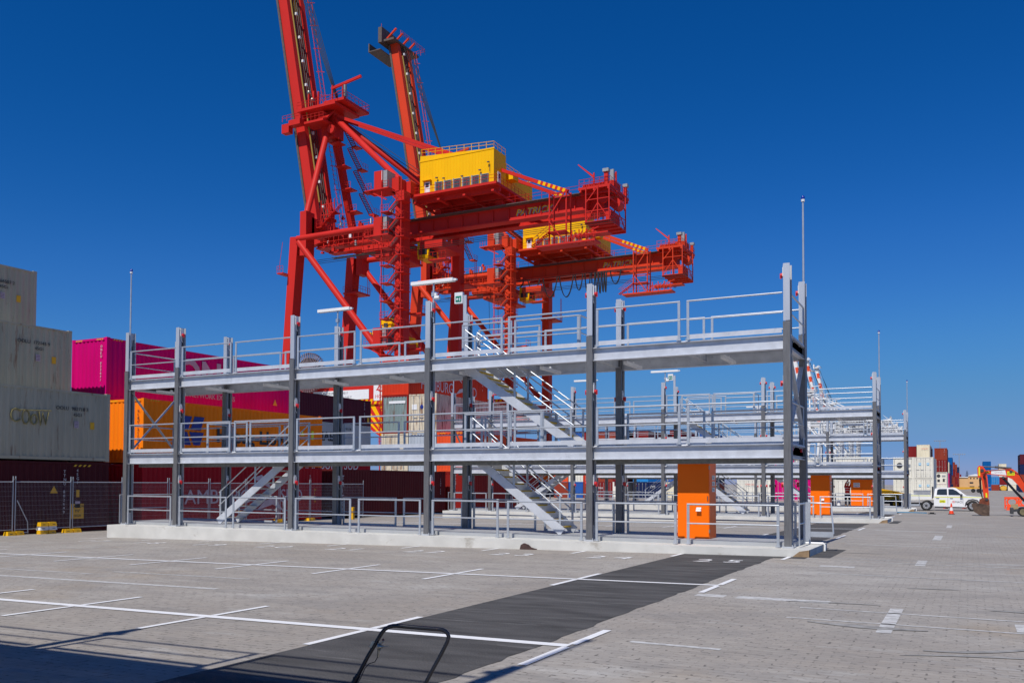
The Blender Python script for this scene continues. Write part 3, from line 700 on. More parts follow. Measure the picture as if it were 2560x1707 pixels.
mb = MB(); mb.text('CAUTION', .125, (-29.1+.014, 1.95, GL+1.02), 'r'); mb.text('9\'6"', .16, (-29.1+.014, 2.1, GL+.82), 'r'); mb.text('HIGH', .14, (-29.1+.014, 2.05, GL+.63), 'r'); build('lettering', mb, 'blacktext', r1a)
mb = MB()
for k in range(4): mb.add([(-29.1+.006, 2.0+.22*k, GL+2.72), (-29.1+.006, 2.1+.22*k, GL+2.72), (-29.1+.006, 2.18+.22*k, GL+2.8), (-29.1+.006, 2.08+.22*k, GL+2.8)], [(0, 1, 2, 3)])
build('hazard_stripes', mb, 'rustpole', r1a)
# second block
g2 = 'containers stacked behind the nearest gantry'
b1a = container(-29.05, 5.45, GL, 'red', 'crimson container with large white lettering behind the left stair', group=g2)
b1b = container(-29.05, 5.45, GL+HC, 'orange', 'bright orange container with blue emblem on top of the crimson one', group=g2)
for j in range(2): container(-31.56, 5.45, GL+j*HC, 'brown', 'container hidden behind the orange and crimson ones', group=g2)
b2 = container(-31.56, 5.45, GL+2*HC, 'magenta', 'magenta container with big pale letters, highest behind the gantry left end', group=g2)
for t in (b1b, b2): hazard(t)
zz = b2.location.z
side_text(b2, 'ONE', 1.9, 9.6, zz+1.15, 'greytext', 1.0, bold=.03); side_text(b2, 'OCEAN NETWORK EXPRESS', .36, 9.1, zz+.58, 'greytext', .98, bold=.015)
end_text(b2, 'ONEU 023641 2', .16, -31.56-.42, zz+2.45, 'whitetext', True); sticker(b2, 16.6, zz+.62, .35, .35, 'yellow', True)
zz = b1b.location.z
side_text(b1b, 'Hapag-Lloyd', .94, 9.85, zz+1.14, 'blacktext', 1.12, bold=.03)
mb = MB(); X = -29.05+.004
for poly in ([(7.75, 1.95), (8.55, 1.95), (8.25, 1.15), (7.45, 1.15)], [(8.75, 1.95), (9.6, 1.95), (9.3, 1.15), (8.45, 1.15)], [(7.25, 1.02), (8.15, 1.02), (8.5, .25), (7.6, .25)], [(8.35, 1.02), (9.55, 1.02), (9.25, .25), (8.7, .25)]):
    mb.prism([(7.3+(y-7.25)*.745, zz+.91+(z-.25)*.806) for y, z in poly], 'x', X, X+.004)
build('emblem', mb, 'hblue', b1b)
end_text(b1b, 'HLBU 317286', .17, -29.05-.38, zz+2.3, 'navytext', True); sticker(b1b, 16.1, zz+1.75, .28, .32, 'limes', True); sticker(b1b, 17.0, zz+1.55, .2, .5, 'limes')
zz = b1a.location.z
side_text(b1a, 'HAMBURG', 1.0, 7.1, zz+1.04, 'greytext', 1.08); side_text(b1a, 'SÜD', 1.0, 14.5, zz+1.04, 'greytext', .95)
mb = MB(); X = -29.05+.004
def banner(y, z, k):
    mb.prism([(y+.1*k, z+1.55*k), (y+.9*k, z+1.75*k), (y+1.5*k, z+1.3*k), (y+1.75*k, z+.85*k), (y+1.1*k, z+1.15*k)], 'x', X, X+.004)
    mb.prism([(y+.45*k, z-.45*k), (y+1.2*k, z+.15*k), (y+2.1*k, z+.35*k), (y+2.9*k, z-.55*k), (y+1.9*k, z-.1*k)], 'x', X, X+.004)
banner(12.3, zz+1.0, .85); build('emblem', mb, 'greytext', b1a)
vert_text(b1a, 'SUDU 819360', .16, 16.9, zz+2.4); vert_text(b1a, 'HIGH', .22, 17.3, zz+1.6, 'yellow'); 
# third block
g3 = 'containers standing beyond the nearest gantry'
c1 = container(-29.8, 20.3, GL, 'triton', 'maroon container with white upright lettering standing alone on the ground', group=g3)
vert_text(c1, 'TRITON', .40, 20.75, GL+2.25); vert_text(c1, 'TCNU 534', .15, 32.1, GL+2.3)
c00 = container(-57.95, 49.7, -.5, 'brown', 'container hidden at the base of the grey lettered stack', group=g3)
c0 = container(-57.95, 49.7, -.5+HC-.02, 'red', 'red container under the grey lettered one, mostly hidden behind the maroon one', group=g3)
side_text(c0, 'HAMBURG SÜD', 1.5, 50.0, c0.location.z+.75, 'whitetext', .95)
c2 = container(-57.95, 49.7, -.5+2*(HC-.02), 'maersk', 'grey container with big dark letters below the tall dark maroon one', group=g3)
side_text(c2, 'MAERS', 1.3, 52.55, c2.location.z+.92, 'blacktext', 1.12, bold=.03); side_text(c2, 'MSKU 08', .34, 57.2, c2.location.z+2.25, 'blacktext')
c3 = container(-57.95, 49.7, -.5+3*(HC-.02), 'dkmaroon', 'long dark maroon container topping the stack left of the striped crane beam', group=g3)
vert_text(c3, 'TCLU 4491', .24, 60.9, c3.location.z+2.5); sticker(c3, 61.5, c3.location.z+.35, .35, .6)
# mid stack
g4 = 'containers in the rusty stack behind the third column'
YM = 33.6; HM = 2.92
container(-33.6, YM, GL, 'brown', 'container hidden at the base of the rusty stack', group=g4)
m1 = container(-33.6, YM, GL+HM, 'rustwhite', 'white doored container with rusty edges under the grey green one', 'door', group=g4)
m2 = container(-33.6, YM, GL+2*HM, 'greygreen', 'grey green container with rusty ribs and a white strip', group=g4, frame='hamburg')
m3_ = container(-33.6, YM, GL+3*HM, 'brightred', 'bright red container with white side lettering, top of the rusty stack', group=g4)
mb = MB(); o = m2.location; mb.box(o.x-.55, o.x+.95, o.y-6.263, o.y-6.255, o.z+2.28, o.z+2.48); build('name_strip', mb, 'white', m2)
side_text(m3_, 'HAMBURG', 1.25, 35.3, m3_.location.z+.62, 'greytext', .82); side_text(m3_, 'SÜD', 1.25, 42.1, m3_.location.z+.62, 'greytext', .85)
mb = MB(); X = -33.6+.004; banner(YM+6.7, m3_.location.z+1.0, .75); build('emblem', mb, 'greytext', m3_)
vert_text(m3_, 'SUDU 5', .2, YM+11.5, m3_.location.z+2.3)
container(-31.1, YM, GL, 'brown', 'container hidden at the base of the rusty stack', group=g4)
m4 = container(-31.1, YM, GL+HM, 'ltgrey', 'light grey ribbed container beneath the rust streaked white doors', group=g4); hazard(m4, H_=2.93)
m5 = container(-31.1, YM, GL+2*HM, 'rustwhite', 'heavily rusted cream container with closed doors and streaked grey side', 'door', group=g4)
mb = MB(); o = m5.location; mb.box(o.x-.95, o.x-.5, o.y-6.262, o.y-6.23, o.z+1.75, o.z+2.15); mb.m = 1; mb.sphere((o.x-.08, o.y-6.25, o.z+1.95), .15, .012, .17); build('door_sticker', mb, ['white', 'hblue'], m5)
m6 = container(-28.6, YM, GL, 'hamburg', 'brick red container with white upright number at the foot of the rusty stack', group=g4)
end_text(m6, 'CAAU75224 3', .2, -28.6-.9, GL+2.55, 'whitetext', True)
m7 = container(-28.6, YM, GL+HM, 'orangered', 'orange red container on the brick red one, right of the rust streaked doors', group=g4); hazard(m7)
end_text(m7, 'I', 1.6, -28.6-.75, m7.location.z+.6, 'whitetext')
# distant row of ends facing the gantry
YD = 107.; g5 = 'containers in the far row seen under the gantry decks'
HD = 2.58
def far_stack(xr, y0, z0, cols, where, H_=2.58, group=g5, L_=12.2):
    names = ['bottom', 'second', 'third', 'fourth', 'fifth', 'sixth']
    out = []
    for j, c in enumerate(cols):
        if c is None: continue
        k, e = c if isinstance(c, tuple) else (c, 'plain')
        lv = names[j]+' level' if j else 'ground level'
        word = CNAME.get(k, k)
        lab = f'{word} container{" with doors" if e == "door" else ""}, {lv}, {where}'
        out.append(container(xr, y0, z0+j*(H_+.02), k, lab, e, L_, H_, True, group))
    return out
CNAME = {'dkred': 'dark red', 'ltblue': 'light blue', 'blue2': 'royal blue', 'offwhite': 'off-white', 'orangered': 'orange red', 'brightred': 'bright red', 'ltgrey': 'light grey', 'hamburg': 'brick red', 'tankyellow': 'yellow', 'grey': 'pale grey', 'rustwhite': 'rust stained white', 'maersk': 'mid grey', 'dkmaroon': 'deep maroon'}
zd = -.62
far = [(-57.6, ['navy', 'orange', 'orangered'], 'far row, first stack right of the rusty stack'),
       (-54.75+2.4, ['brown', 'orangered', 'magenta'], 'far row, behind the right stair'),
       (-52.3+2.5, ['blue', ('white', 'door'), 'maersk', 'blue'], 'far row, just left of the fourth column'),
       (-47.3, ['brown', ('brightred', 'door'), 'navy', 'hamburg'], 'far row, behind the fourth front column'),
       (-44.85, [('dkred', 'door'), 'brown', 'hamburg', 'brown'], 'far row, just right of the fourth column'),
       (-42.4, ['white', 'dkred', ('dkred', 'door'), 'brown'], 'far row, left of the fourth back column'),
       (-39.1, [('navy', 'door'), 'ltblue', ('hamburg', 'door'), 'dkred'], 'far row, right of the fourth back column'),
       (-36.6, ['navy', 'blue2'], 'far row, beside the light blue one'),
       (-34.1, ['cream', ('blue', 'door')], 'far row, left of the orange cabinet'),
       (-31.6, ['ltgrey'], 'far row, nearest to the orange cabinet')]
for xr, cols, where in far:
    st = far_stack(xr, YD, zd, cols, where)
    if xr == -36.6: end_text(st[0], 'ZIM', .5, xr-2.2, zd+1.7, 'whitetext')
    if xr == -44.85: end_text(st[0], 'tex', .6, xr-2.3, zd+1.5, 'whitetext')
far_stack(-46.5, 150, zd-.02, ['brown', 'navy', 'hamburg', 'brown', 'dkred'], 'tall stack beyond the far row')
far_stack(-43.9, 162, zd-.02, ['brown', 'navy', 'cream', 'navy', 'blue'], 'tall navy stack beyond the far row')
# white refrigerated block
g6 = 'refrigerated containers behind the gantries on the right'
zr = -.52
for i, cols in enumerate([[('offwhite', 'door')], [('white', 'door')], [('magenta', 'door'), 'magenta'], [('magenta', 'door'), ('offwhite', 'door')], [('white', 'door'), ('white', 'door')], [('offwhite', 'door'), ('white', 'door')], [('white', 'door'), ('offwhite', 'door')]]):
    st = far_stack(-21.0+2.48*i, 97, zr, cols, f'{["first","second","third","fourth","fifth","sixth","last"][i]} stack of the refrigerated row', 2.85, g6)
    if i == 6: end_text(st[1], 'HMM', .8, -21+2.48*i-1.9, zr+2.87+.9, 'navytext')
    if i == 0: end_text(st[0], 'CMA CGM', .3, -22.3, zr+2.1, 'brightred' if False else 'red')
e1 = far_stack(-2.42, 107, -.3, [('white', 'door'), ('white', 'unit')], 'left of the door pair behind the pickup', 2.83, g6)
e2 = far_stack(.02, 107, -.3, [('white', 'door'), ('offwhite', 'door')], 'directly behind the pickup tray', 2.83, g6)
for t in e2:
    o = t.location; mb = MB()
    for sx in (-.55, .42): mb.box(o.x+sx, o.x+sx+.30, o.y-6.13, o.y-6.118, o.z+1.75, o.z+2.06)
    mb.m = 1
    for sx in (-.55, .42): mb.box(o.x+sx+.08, o.x+sx+.22, o.y-6.134, o.y-6.1285, o.z+1.83, o.z+1.98)
    build('star_sticker', mb, [M['_lb'] if '_lb' in M else M.setdefault('_lb', mat('sky_blue_sticker', lin((110, 185, 220)), .5, 0, .03, 3)), 'white'], t)
far_stack(-3.29, 197, -.8, [None, None, None, 'cream'][0:0] or ['white', 'dkred', 'brown', 'brown'], 'tall stack behind the white doors, left part', 2.72, g6)
t = container(-3.29, 197, -.8+4*2.74-2.74+.0, 'cream', 'cream container topping the stack behind the white doors', 'plain', 12.2, 2.6, True, g6) if False else None
st = far_stack(-3.0, 182, -.7, ['white', ('dkred', 'door'), 'white', 'cream'], 'tall stack above the white doors', 2.68, g6)
end_text(st[-1], 'HAMBURG', .28, -4.6, st[-1].location.z+1.75, 'red')
st = far_stack(-5.5, 182, -.7, ['brown', 'navy', 'brown', 'dkred'], 'tall stack left of the cream one', 2.6, g6)
end_text(st[-1], 'tex', .6, -7.75, st[-1].location.z+1.75, 'whitetext')
st = far_stack(.10, 189.7, -.7, ['white', ('white', 'unit'), ('dkred', 'door'), 'brown'], 'tall stack right of the white doors', 2.56, g6)
end_text(st[-1], 'CAIU 22', .2, -.45, st[-1].location.z+2.2, 'whitetext', True)
g7 = 'containers in the long line receding on the right'
for i, (px_x, y, cols) in enumerate([(.05, 215, ['pink', 'magenta', 'cream']), (.1, 240, ['navy', 'navy', 'navy', 'navy'][:3]), (.0, 270, ['navy', 'brown', 'blue2', 'blue2'][:4]), (-.1, 330, ['brown', 'brown', 'dkred', 'brown']), (.2, 370, ['brown', 'dkred', ('hamburg', 'door'), 'brown']), (.5, 430, ['dkred', ('dkred', 'door'), 'hamburg', 'navy']), (.9, 500, ['brown', 'brown', 'dkred'])]):
    far_stack(px_x, y, -.7, cols, f'{["nearest","second","third","fourth","fifth","sixth","farthest"][i]} stack of the line receding on the right', 2.6, g7)
far_stack(1.6, 560, -.7, ['white', 'blue'], 'low pair beside the tan building', 2.6, g7)
g8 = 'containers on the far right behind the excavator'
bs = far_stack(11.1, 322, -.8, ['blue2', 'blue2', 'blue2', 'blue2'], 'blue stack behind the excavator arm', 2.62, g8)
far_stack(13.55, 322, -.8, ['brown', ('ltblue', 'door')], 'stack right of the blue one', 2.62, g8)
far_stack(16.0, 322, -.8, [None, 'dkred'], 'above the yellow tank', 2.62, g8)
far_stack(18.5, 322, -.8, ['cream', 'offwhite'], 'right of the yellow tank', 2.62, g8)
far_stack(21.0, 322, -.8, ['navy', 'cream'], 'behind the excavator boom foot', 2.62, g8)
far_stack(16.7, 352, -.8, ['white', 'navy', 'white', 'cream'], 'cream topped stack behind the yellow tank', 2.56, g8)
far_stack(18.9, 250, -.8, ['navy', 'brown', 'navy', 'dkmaroon'], 'tall stack at the right picture edge', 2.66, g8)
far_stack(21.4, 250, -.8, ['brown', 'navy', 'dkred', 'orangered'], 'tall stack cut by the right picture edge', 2.66, g8)
# tank container
t = thing('tank_container', 'yellow tank in a blue frame at ground level right of the blue stack', 'tank container', (14.78, 322, -.78), g8)
mb = MB()
for sx in (-1.2, 1.2):
    for yy in (322.1, 327.9): mb.beam((14.78+sx, yy, -.78), (14.78+sx, yy, 1.80), .14, .14)
    for z in (-.72, 1.76): mb.beam((14.78+sx, 322.1, z), (14.78+sx, 327.9, z), .12, .12)
for yy in (322.1, 327.9):
    for z in (-.72, 1.76): mb.beam((13.6, yy, z), (15.96, yy, z), .12, .12)
build('frame', mb, cmat('navy'), t)
mb = MB(); mb.tube([(14.78, 322.2, .5), (14.78, 322.5, .5), (14.78, 327.6, .5), (14.78, 327.8, .5)], [.75, 1.1, 1.1, .8], 20); build('tank', mb, cmat('tankyellow'), t)
mb = MB(); mb.box(14.4, 15.1, 322.0, 322.2, -.4, -.1); build('valve_box', mb, 'darkgrey', t)
# ------------------------------------------------------------------ ship-to-shore cranes
def make_crane(dy, label, red, house, banded, name_text, zig=True, cables=True, X0=0., z0=-.5):
    Y = lambda y: y+dy
    t = thing('quay_crane', label, 'crane', (-92+X0, Y(110.7), z0), 'container cranes along the quay')
    yn, yf, ym = 101.6, 119.9, 110.7
    def B(name, mats=red, par=None, fn=None, lab=None):
        mb = MB(); fn(mb); mb.v = [(v[0]+X0, v[1]+dy, v[2]) for v in mb.v]
        return build(name, mb, mats, par or t, label=lab)
    # legs, leaning slightly outward at the water side
    for y, s_ in ((yn, 1), (yf, -1)):
        B('waterside_leg', fn=lambda m: (m.beam((-107.3, y+.9*s_, z0+2), (-103.95, y+.9*s_, 46), 1.5, 2.0, (0, 1, 0), 1.8, 2.2), m.box(-102.5, -101.1, y-.3, y+2.0*s_ if s_ > 0 else y+.3, 42.4, 50.4) if s_ > 0 else m.box(-102.5, -101.1, y-2.0, y+.3, 42.4, 50.4)))
        B('landside_leg', fn=lambda m: (m.box(-81.4, -79.7, y-.9, y+1.0, z0+2, 50.8), m.box(-82.3, -80.7, y-1.0, y+1.2, 50.8, 53.1)))
        B('upper_tie', fn=lambda m: m.tube([(-103.3, y, 45.6), (-81, y, 45.6)], .55, 12))
        B('diagonal_strut', fn=lambda m: m.tube([(-103.0, y, 45.0), (-82.6, y, 21.2)], .58, 12))
        B('backstay_strut', fn=lambda m: m.tube([(-101.6, ym-(ym-y)*.08, 70.4), (-81.5, y+.3*s_, 53.2)], .56, 14))
        B('mast_leg', fn=lambda m: m.tube([(-101.7, y+.6*s_, 50.2), (-102.9, ym-(ym-y)*.10, 69.5)], .58 if s_ > 0 else .5, 12) if s_ > 0 else m.beam((-103.6, y-1.3, 50), (-103.4, ym+.9, 70.2), 1.2, 1.2, (0, 1, 0)))
    stripe = [red, 'crane_y']
    def portal(m):
        m.box(-106.1, -79.9, yn-.75, yn+.75, 15.0, 19.2)
        m.m = 1
        for k in range(26):
            x = -105.6+k*1.0
            m.prism([(x, 15.02), (x+.5, 15.02), (x+.85, 15.9), (x+.35, 15.9)], 'y', yn-.775, yn-.75); m.prism([(x, 18.6), (x+.5, 18.6), (x+.7, 19.18), (x+.2, 19.18)], 'y', yn-.775, yn-.75)
    B('portal_beam', stripe, fn=portal); B('portal_beam', red, fn=lambda m: m.box(-106.1, -79.9, yf-.75, yf+.75, 15, 19.2))
    def knee(m):
        for k in range(12):
            m.m = k % 2; m.prism([(-92+k*.95, 14.2), (-91.4+k*.95, 14.98), (-90.45+k*.95, 14.98), (-84.2+k*.35, 9.6), (-84.55+k*.35, 9.6)], 'y', yn-.5+.004*k, yn+.5-.004*k)
    B('knee_brace', stripe, fn=knee)
    if name_text:
        def sign(m): m.box(-98.6, -86.6, yn-.83, yn-.79, 15.95, 17.6); m.m = 1; m.text('CAPACITY -45t UNDER SPREADER      CLASS 1Y', .56, (-98.3, yn-.835, 16.95), 'f', .62); m.text('CAPACITY -75t UNDER HEAVY LIFT BEAM  CLASS 1Y', .56, (-98.3, yn-.835, 16.2), 'f', .62)
        B('capacity_sign', ['white', 'blacktext'], fn=sign)
        B('number_sign', ['white', red], fn=lambda m: (m.box(-85.6, -83.6, yn-.83, yn-.79, 15.6, 18.9), setattr(m, 'm', 1), m.text('2', 2.2, (-85.2, yn-.835, 17.3), 'f'), m.text('HO', .9, (-85.3, yn-.835, 16.0), 'f')))
    for x0_, x1_, z in ((-102.5, -101.1, (46.5, 49.6)), (-81.3, -79.8, (50.9, 53.0)), (-81.3, -79.8, (16, 19))):
        B('cross_beam', fn=lambda m: m.box(x0_, x1_, yn+1.3, yf-1.3, *z))
    B('bogie_set', ['darkgrey'], fn=lambda m: [m.box(x-1, x+1, y-4, y+4, z0+.1, z0+1.9) for x in (-107, -80.5) for y in (yn, yf)])
    # main girders with rails and walkway
    for y in (109.3, 113.0):
        def gird(m):
            m.box(-104.6, -49.8, y-.6, y+.6, 45.75, 47.7); m.box(-104.6, -49.8, y-.95, y+.95, 45.5, 45.75); m.box(-104.6, -49.8, y-.8, y+.8, 47.7, 47.95)
            m.m = 1
            for k in range(18): m.box(-103+k*3, -102.85+k*3, y-.85, y-.61, 45.75, 47.7)
        B('main_girder', [red, red], fn=gird)
    def walk(m):
        m.box(-103.5, -50, 107.3, 108.5, 47.9, 48.02); m.m = 1; m.rail([(-101, 107.35, 48.0), (-50, 107.35, 48.0)], 1.15, 2.4, .035, 4)
        m.m = 0; m.box(-100, -82, 107.3, 108.0, 43.0, 43.12); m.m = 1; m.rail([(-100, 107.3, 43.1), (-82, 107.3, 43.1)], 1.1, 1.6, .03, 4)
    B('girder_walkway', ['steel_dark', red], fn=walk)
    if name_text:
        B('girder_lettering', ['grey', 'crane_y'], fn=lambda m: (m.text('PATRICK', 1.5, (-62.6, 108.69, 46.15), 'f', 1.12, shear=.25), setattr(m, 'm', 1), m.text('PATRICK', 1.5, (-62.75, 108.67, 46.27), 'f', 1.12, shear=.25)))
    # pipes, boxes and brackets along the girder (small busy details)
    def clutter(m):
        rnd = random.Random(5)
        for k in range(34):
            x = rnd.uniform(-101, -83); z = rnd.uniform(43.2, 49.2); m.m = rnd.choice((0, 0, 0, 1, 2)); a, b, c = rnd.uniform(.15, .7), rnd.uniform(.15, .5), rnd.uniform(.2, .9)
            m.box(x, x+a, 105.1, 105.1+b, z, z+c)
        m.m = 0
        for k in range(16): x = -100+k*1.1; m.beam((x, 105.0, 44.2), (x, 105.0, 47.9), .08, .08)
        for z in (44.6, 45.4, 46.6): m.tube([(-101, 104.9, z), (-84, 104.9, z)], .06, 5)
    B('pipework', [red, 'grey', 'white'], fn=clutter)
    # boom, raised; twin box girders with bracing
    a = Vector((-104.3, 0, 46.2)); b = Vector((-115.0, 0, 104.5)); d = (b-a).normalized()
    wboom = 2.5
    def band(y):
        def f(m):
            n = 13
            for k in range(n):
                p, q = a.lerp(b, k/n), a.lerp(b, (k+1)/n); m.m = k % 2 if banded else 0
                m.beam((p.x, y, p.z), (q.x, y, q.z), wboom, 1.2, (0, 1, 0))
            m.m = 2
            nrm = Vector((d.z, 0, -d.x))
            p, q = a-nrm*.9, b-nrm*.9; m.beam((p.x, y-.72, p.z), (q.x, y-.72, q.z), .45, .2, (0, 1, 0))
        return f
    for y in (108.3, 112.6): B('boom_girder', [red if not banded else 'crane_w', 'crane_o', 'steel_dark' if not banded else 'crane_w'], fn=band(y))
    def lace(m):
        nrm = Vector((d.z, 0, -d.x)); n = 16
        for k in range(1, n+1):
            p = a.lerp(b, k/n)-nrm*.4; m.beam((p.x, 108.8, p.z), (p.x, 112.1, p.z), .5, .5)
            q = a.lerp(b, (k-1)/n)-nrm*.4; m.beam((q.x, 108.9, q.z), (p.x, 112.0, p.z), .25, .25)
        m.m = 1
        p, q = a+nrm*1.5, b+nrm*1.5
        for yy in (109.3, 109.9, 110.5, 111.1, 111.7): m.tube([(p.x-.6, yy, p.z), (q.x-.6, yy, q.z)], .10, 5)
        m.m = 0
        for yy in (113.7, 114.9): m.tube([(p.x+.3, yy, p.z+2), (q.x+.3, yy, q.z)], .06, 5)
        for k in range(60): r_ = p.lerp(q, (k+2)/62); m.beam((r_.x+.3, 113.7, r_.z), (r_.x+.3, 114.9, r_.z), .06, .06)
        for k in range(12): r_ = p.lerp(q, (k+.5)/12); m.beam((r_.x-.4, 114.3, r_.z), (r_.x+.9, 115.1, r_.z), .1, .1); m.m = 2; m.box(r_.x-.4, r_.x, 109.8, 110.2, r_.z, r_.z+.5); m.m = 0
    B('boom_bracing', [red, 'steel_dark', 'white'], fn=lace)
    if not banded:
        B('boom_hazard_panel', ['crane_y', 'black'], fn=lambda m: [(setattr(m, 'm', 0), m.beam((-112.9, 111.9, 93.2), (-114.1, 111.9, 99.6), .9, .12, (0, 1, 0)))])
        B('yellow_gauge_strip', [M.setdefault('_olive', mat('olive_strip', lin((150, 120, 40)), .6, 0, .1, 1))], fn=lambda m: m.beam((-103.3, 107.6, 54), (-112.1, 107.6, 101), .26, .12, (0, 1, 0)))
    def tip(m):
        c = b; m.box(c.x-4.6, c.x-1.2, 104.5, 113, c.z-2.4, c.z-2.2); m.box(c.x-4.6, c.x-4.3, 104.5, 113, c.z-2.2, c.z-.4)
        m.box(c.x-1.5, c.x+1.6, 105.8, 116.4, c.z, c.z+.5); m.box(c.x-2.2, c.x-1.2, 105, 111, c.z-.4, c.z+3.2)
        m.m = 1
        m.rail([(c.x-1.4, 106, c.z+.5), (c.x-1.4, 116.3, c.z+.5), (c.x+3.4, 116.3, c.z+.5), (c.x+3.4, 106, c.z+.5)], 1.2, 1.2, .05, 4)
        for k in range(4): m.beam((c.x-.4, 106+2.6*k, c.z+.5), (c.x+2.2, 106+2.6*k, c.z+2.4), .35, .35)
        m.tube([(c.x-2, 106, c.z+1), (c.x-2, 106, c.z+4.5)], .05, 5)
    B('boom_tip_platform', ['steel_dark' if not banded else 'crane_w', red], fn=tip)
    B('boom_foot_gear', [red, 'grey'], fn=lambda m: [m.box(-108.9, -106.2, 105.2, 106.6, 68.6, 69.6), m.rail([(-110.5, 105.3, 69.6), (-106.2, 105.3, 69.6)], 1.1, 1., .05, 4), m.box(-110.9, -109.2, 105.6, 106.8, 67.6, 69.3)])
    # mast head
    def head(m):
        m.box(-104.3, -101.4, ym-1.5, ym+1.5, 66.8, 72.4); m.box(-108.2, -99.2, ym-4.0, ym+3.4, 71.6, 72.1); m.box(-102.5, -97.8, ym-3.2, ym+4.6, 72.4, 72.9); m.box(-106.4, -101.6, ym-4.4, ym-1.2, 68.8, 69.2)
        m.m = 1
        m.rail([(-108.2, ym-4, 72.1), (-99.2, ym-4, 72.1), (-99.2, ym-3.2, 72.9), (-97.8, ym-3.2, 72.9), (-97.8, ym+4.6, 72.9), (-102.5, ym+4.6, 72.9)], 1.3, 1.2, .05, 4)
        m.rail([(-106.4, ym-4.4, 69.2), (-101.6, ym-4.4, 69.2)], 1.2, 1., .05, 4)
        m.beam((-101.4, ym-2, 72.9), (-101.4, ym-2, 76.2), .25, .25); m.beam((-101.6, ym-2, 75.6), (-94.8, ym-2, 76.6), .35, .45); m.beam((-99, ym-2, 72.9), (-99, ym-2, 76), .2, .2)
        for x in (-106.2, -105.0, -103.9): m.beam((x, ym-3, 72), (x, ym-3, 75.0+.4*math.sin(x)), .3, .3)
        m.m = 2; m.sphere((-105.0, ym-3.4, 73.6), .4); m.sphere((-106.2, ym-3, 75.4), .38); m.cyl((-98.0, ym-2.6, 74.2), 'z', .35, 2.2, 8)
        m.m = 0
        for k in range(7): m.beam((-103.8+.4*k, ym-3.6, 69.4), (-102.6+.2*k, ym-1.4, 71.6), .3, .3)
        m.cyl((-103.2, ym-2.2, 70.4), 'y', 1.0, .5, 14); m.cyl((-101.4, ym-2.2, 67.8), 'y', .8, .5, 14)
    B('mast_head', [red, red, 'zinc'], fn=head)
    for s_ in (-1, 1):
        def tie(m):
            m.m = 0; m.beam((-101.0, ym+s_*1.0, 70.6), (-57.9, ym+s_*3.2, 50.85), .42, .55); m.m = 0
            p, q = Vector((-57.9, ym+s_*3.2, 50.85)), Vector((-52.6, ym+s_*3.4, 48.5))
            for k in range(12): m.m = (k+1) % 2; m.beam(p.lerp(q, k/12), p.lerp(q, (k+1)/12), .44, .57)
        B('back_tie', [red, 'crane_y'], fn=tie)
    B('forestay_rope', ['cable'], fn=lambda m: [m.tube([(-100.5-.5*k, ym-2+k, 73.4), (-112.6, 109+k, 103.5)], .07, 4) for k in range(5)])
    B('hoist_rope', ['cable'], fn=lambda m: [m.tube([(-101, ym+1, 70), (-80, ym-4, 55)], .06, 4), m.tube([(-100, ym, 70), (-78.5, ym-4.8, 54.6)], .05, 4)]+[m.tube([(-104, 106.0+.1*k, 42.6-.3*k), (-44, 106.0, 42.6-.3*k)], .045, 4) for k in range(3)])
    # machinery house
    def hs_(m):
        m.prism([(-79.3, 50.95), (-79.3, 57.8), (-64.9, 56.9), (-64.9, 50.95)], 'y', 105.0, 109.3)
        m.prism([(-79.3, 50.95), (-79.3, 55.6), (-65.6, 55.1), (-65.6, 50.95)], 'y', 109.31, 121.0)
        for k in range(24): m.box(-79.2+.6*k, -79.16+.6*k, 104.975, 105.0, 51, 56.8)
    h = B('machine_house', [house], fn=hs_)
    B('roof_rail', [house], h, fn=lambda m: (m.rail([(-79.2, 105.1, 57.8), (-64.95, 105.1, 56.9), (-64.95, 109.2, 56.9)], 1.15, 1.5, .05, 4), m.rail([(-65.65, 109.4, 55.1), (-65.65, 120.9, 55.1), (-79, 120.9, 55.6)], 1.15, 1.5, .05, 4), m.box(-79.4, -64.8, 104.93, 104.99, 56.75, 57.0)))
    B('door', ['white', 'glass'], h, fn=lambda m: (m.box(-78.3, -77.25, 104.88, 104.97, 51.0, 53.1), setattr(m, 'm', 1), m.box(-78.1, -77.45, 104.84, 104.879, 52.2, 52.9)))
    B('door', ['white', 'glass'], h, fn=lambda m: (m.box(-64.88, -64.8, 106.3, 107.3, 51.0, 53.4), setattr(m, 'm', 1), m.box(-64.799, -64.78, 106.5, 107.1, 52.3, 53.1)))
    for k in range(6):
        B('vent_louvre', ['grey', 'darkgrey'], h, fn=lambda m: (m.box(-75.9+1.78*k, -74.7+1.78*k, 104.7, 104.99, 51.2, 52.75), setattr(m, 'm', 0), m.box(-76.1+1.78*k, -75.9+1.78*k, 104.6, 104.99, 51.1, 52.8), setattr(m, 'm', 1), [m.box(-75.85+1.78*k, -74.75+1.78*k, 104.66, 104.7, 51.25+.25*q, 51.42+.25*q) for q in range(6)]))
    B('lamp_bracket', ['steel_dark'], h, fn=lambda m: [(m.tube([(x, 104.8, z), (x, 104.7, z+1.5)], .04, 4), m.box(x-.35, x+.05, 104.5, 104.75, z+1.5, z+1.65)) for x, z in ((-75.6, 51.9), (-74.2, 51.6), (-67.2, 51.9), (-65.6, 53.0), (-70.6, 51.4))])
    B('awning', [house], h, fn=lambda m: (m.box(-78.6, -76.9, 104.4, 104.98, 53.25, 53.35), m.box(-65.5, -64.0, 110.2, 112.2, 53.2, 54.4)))
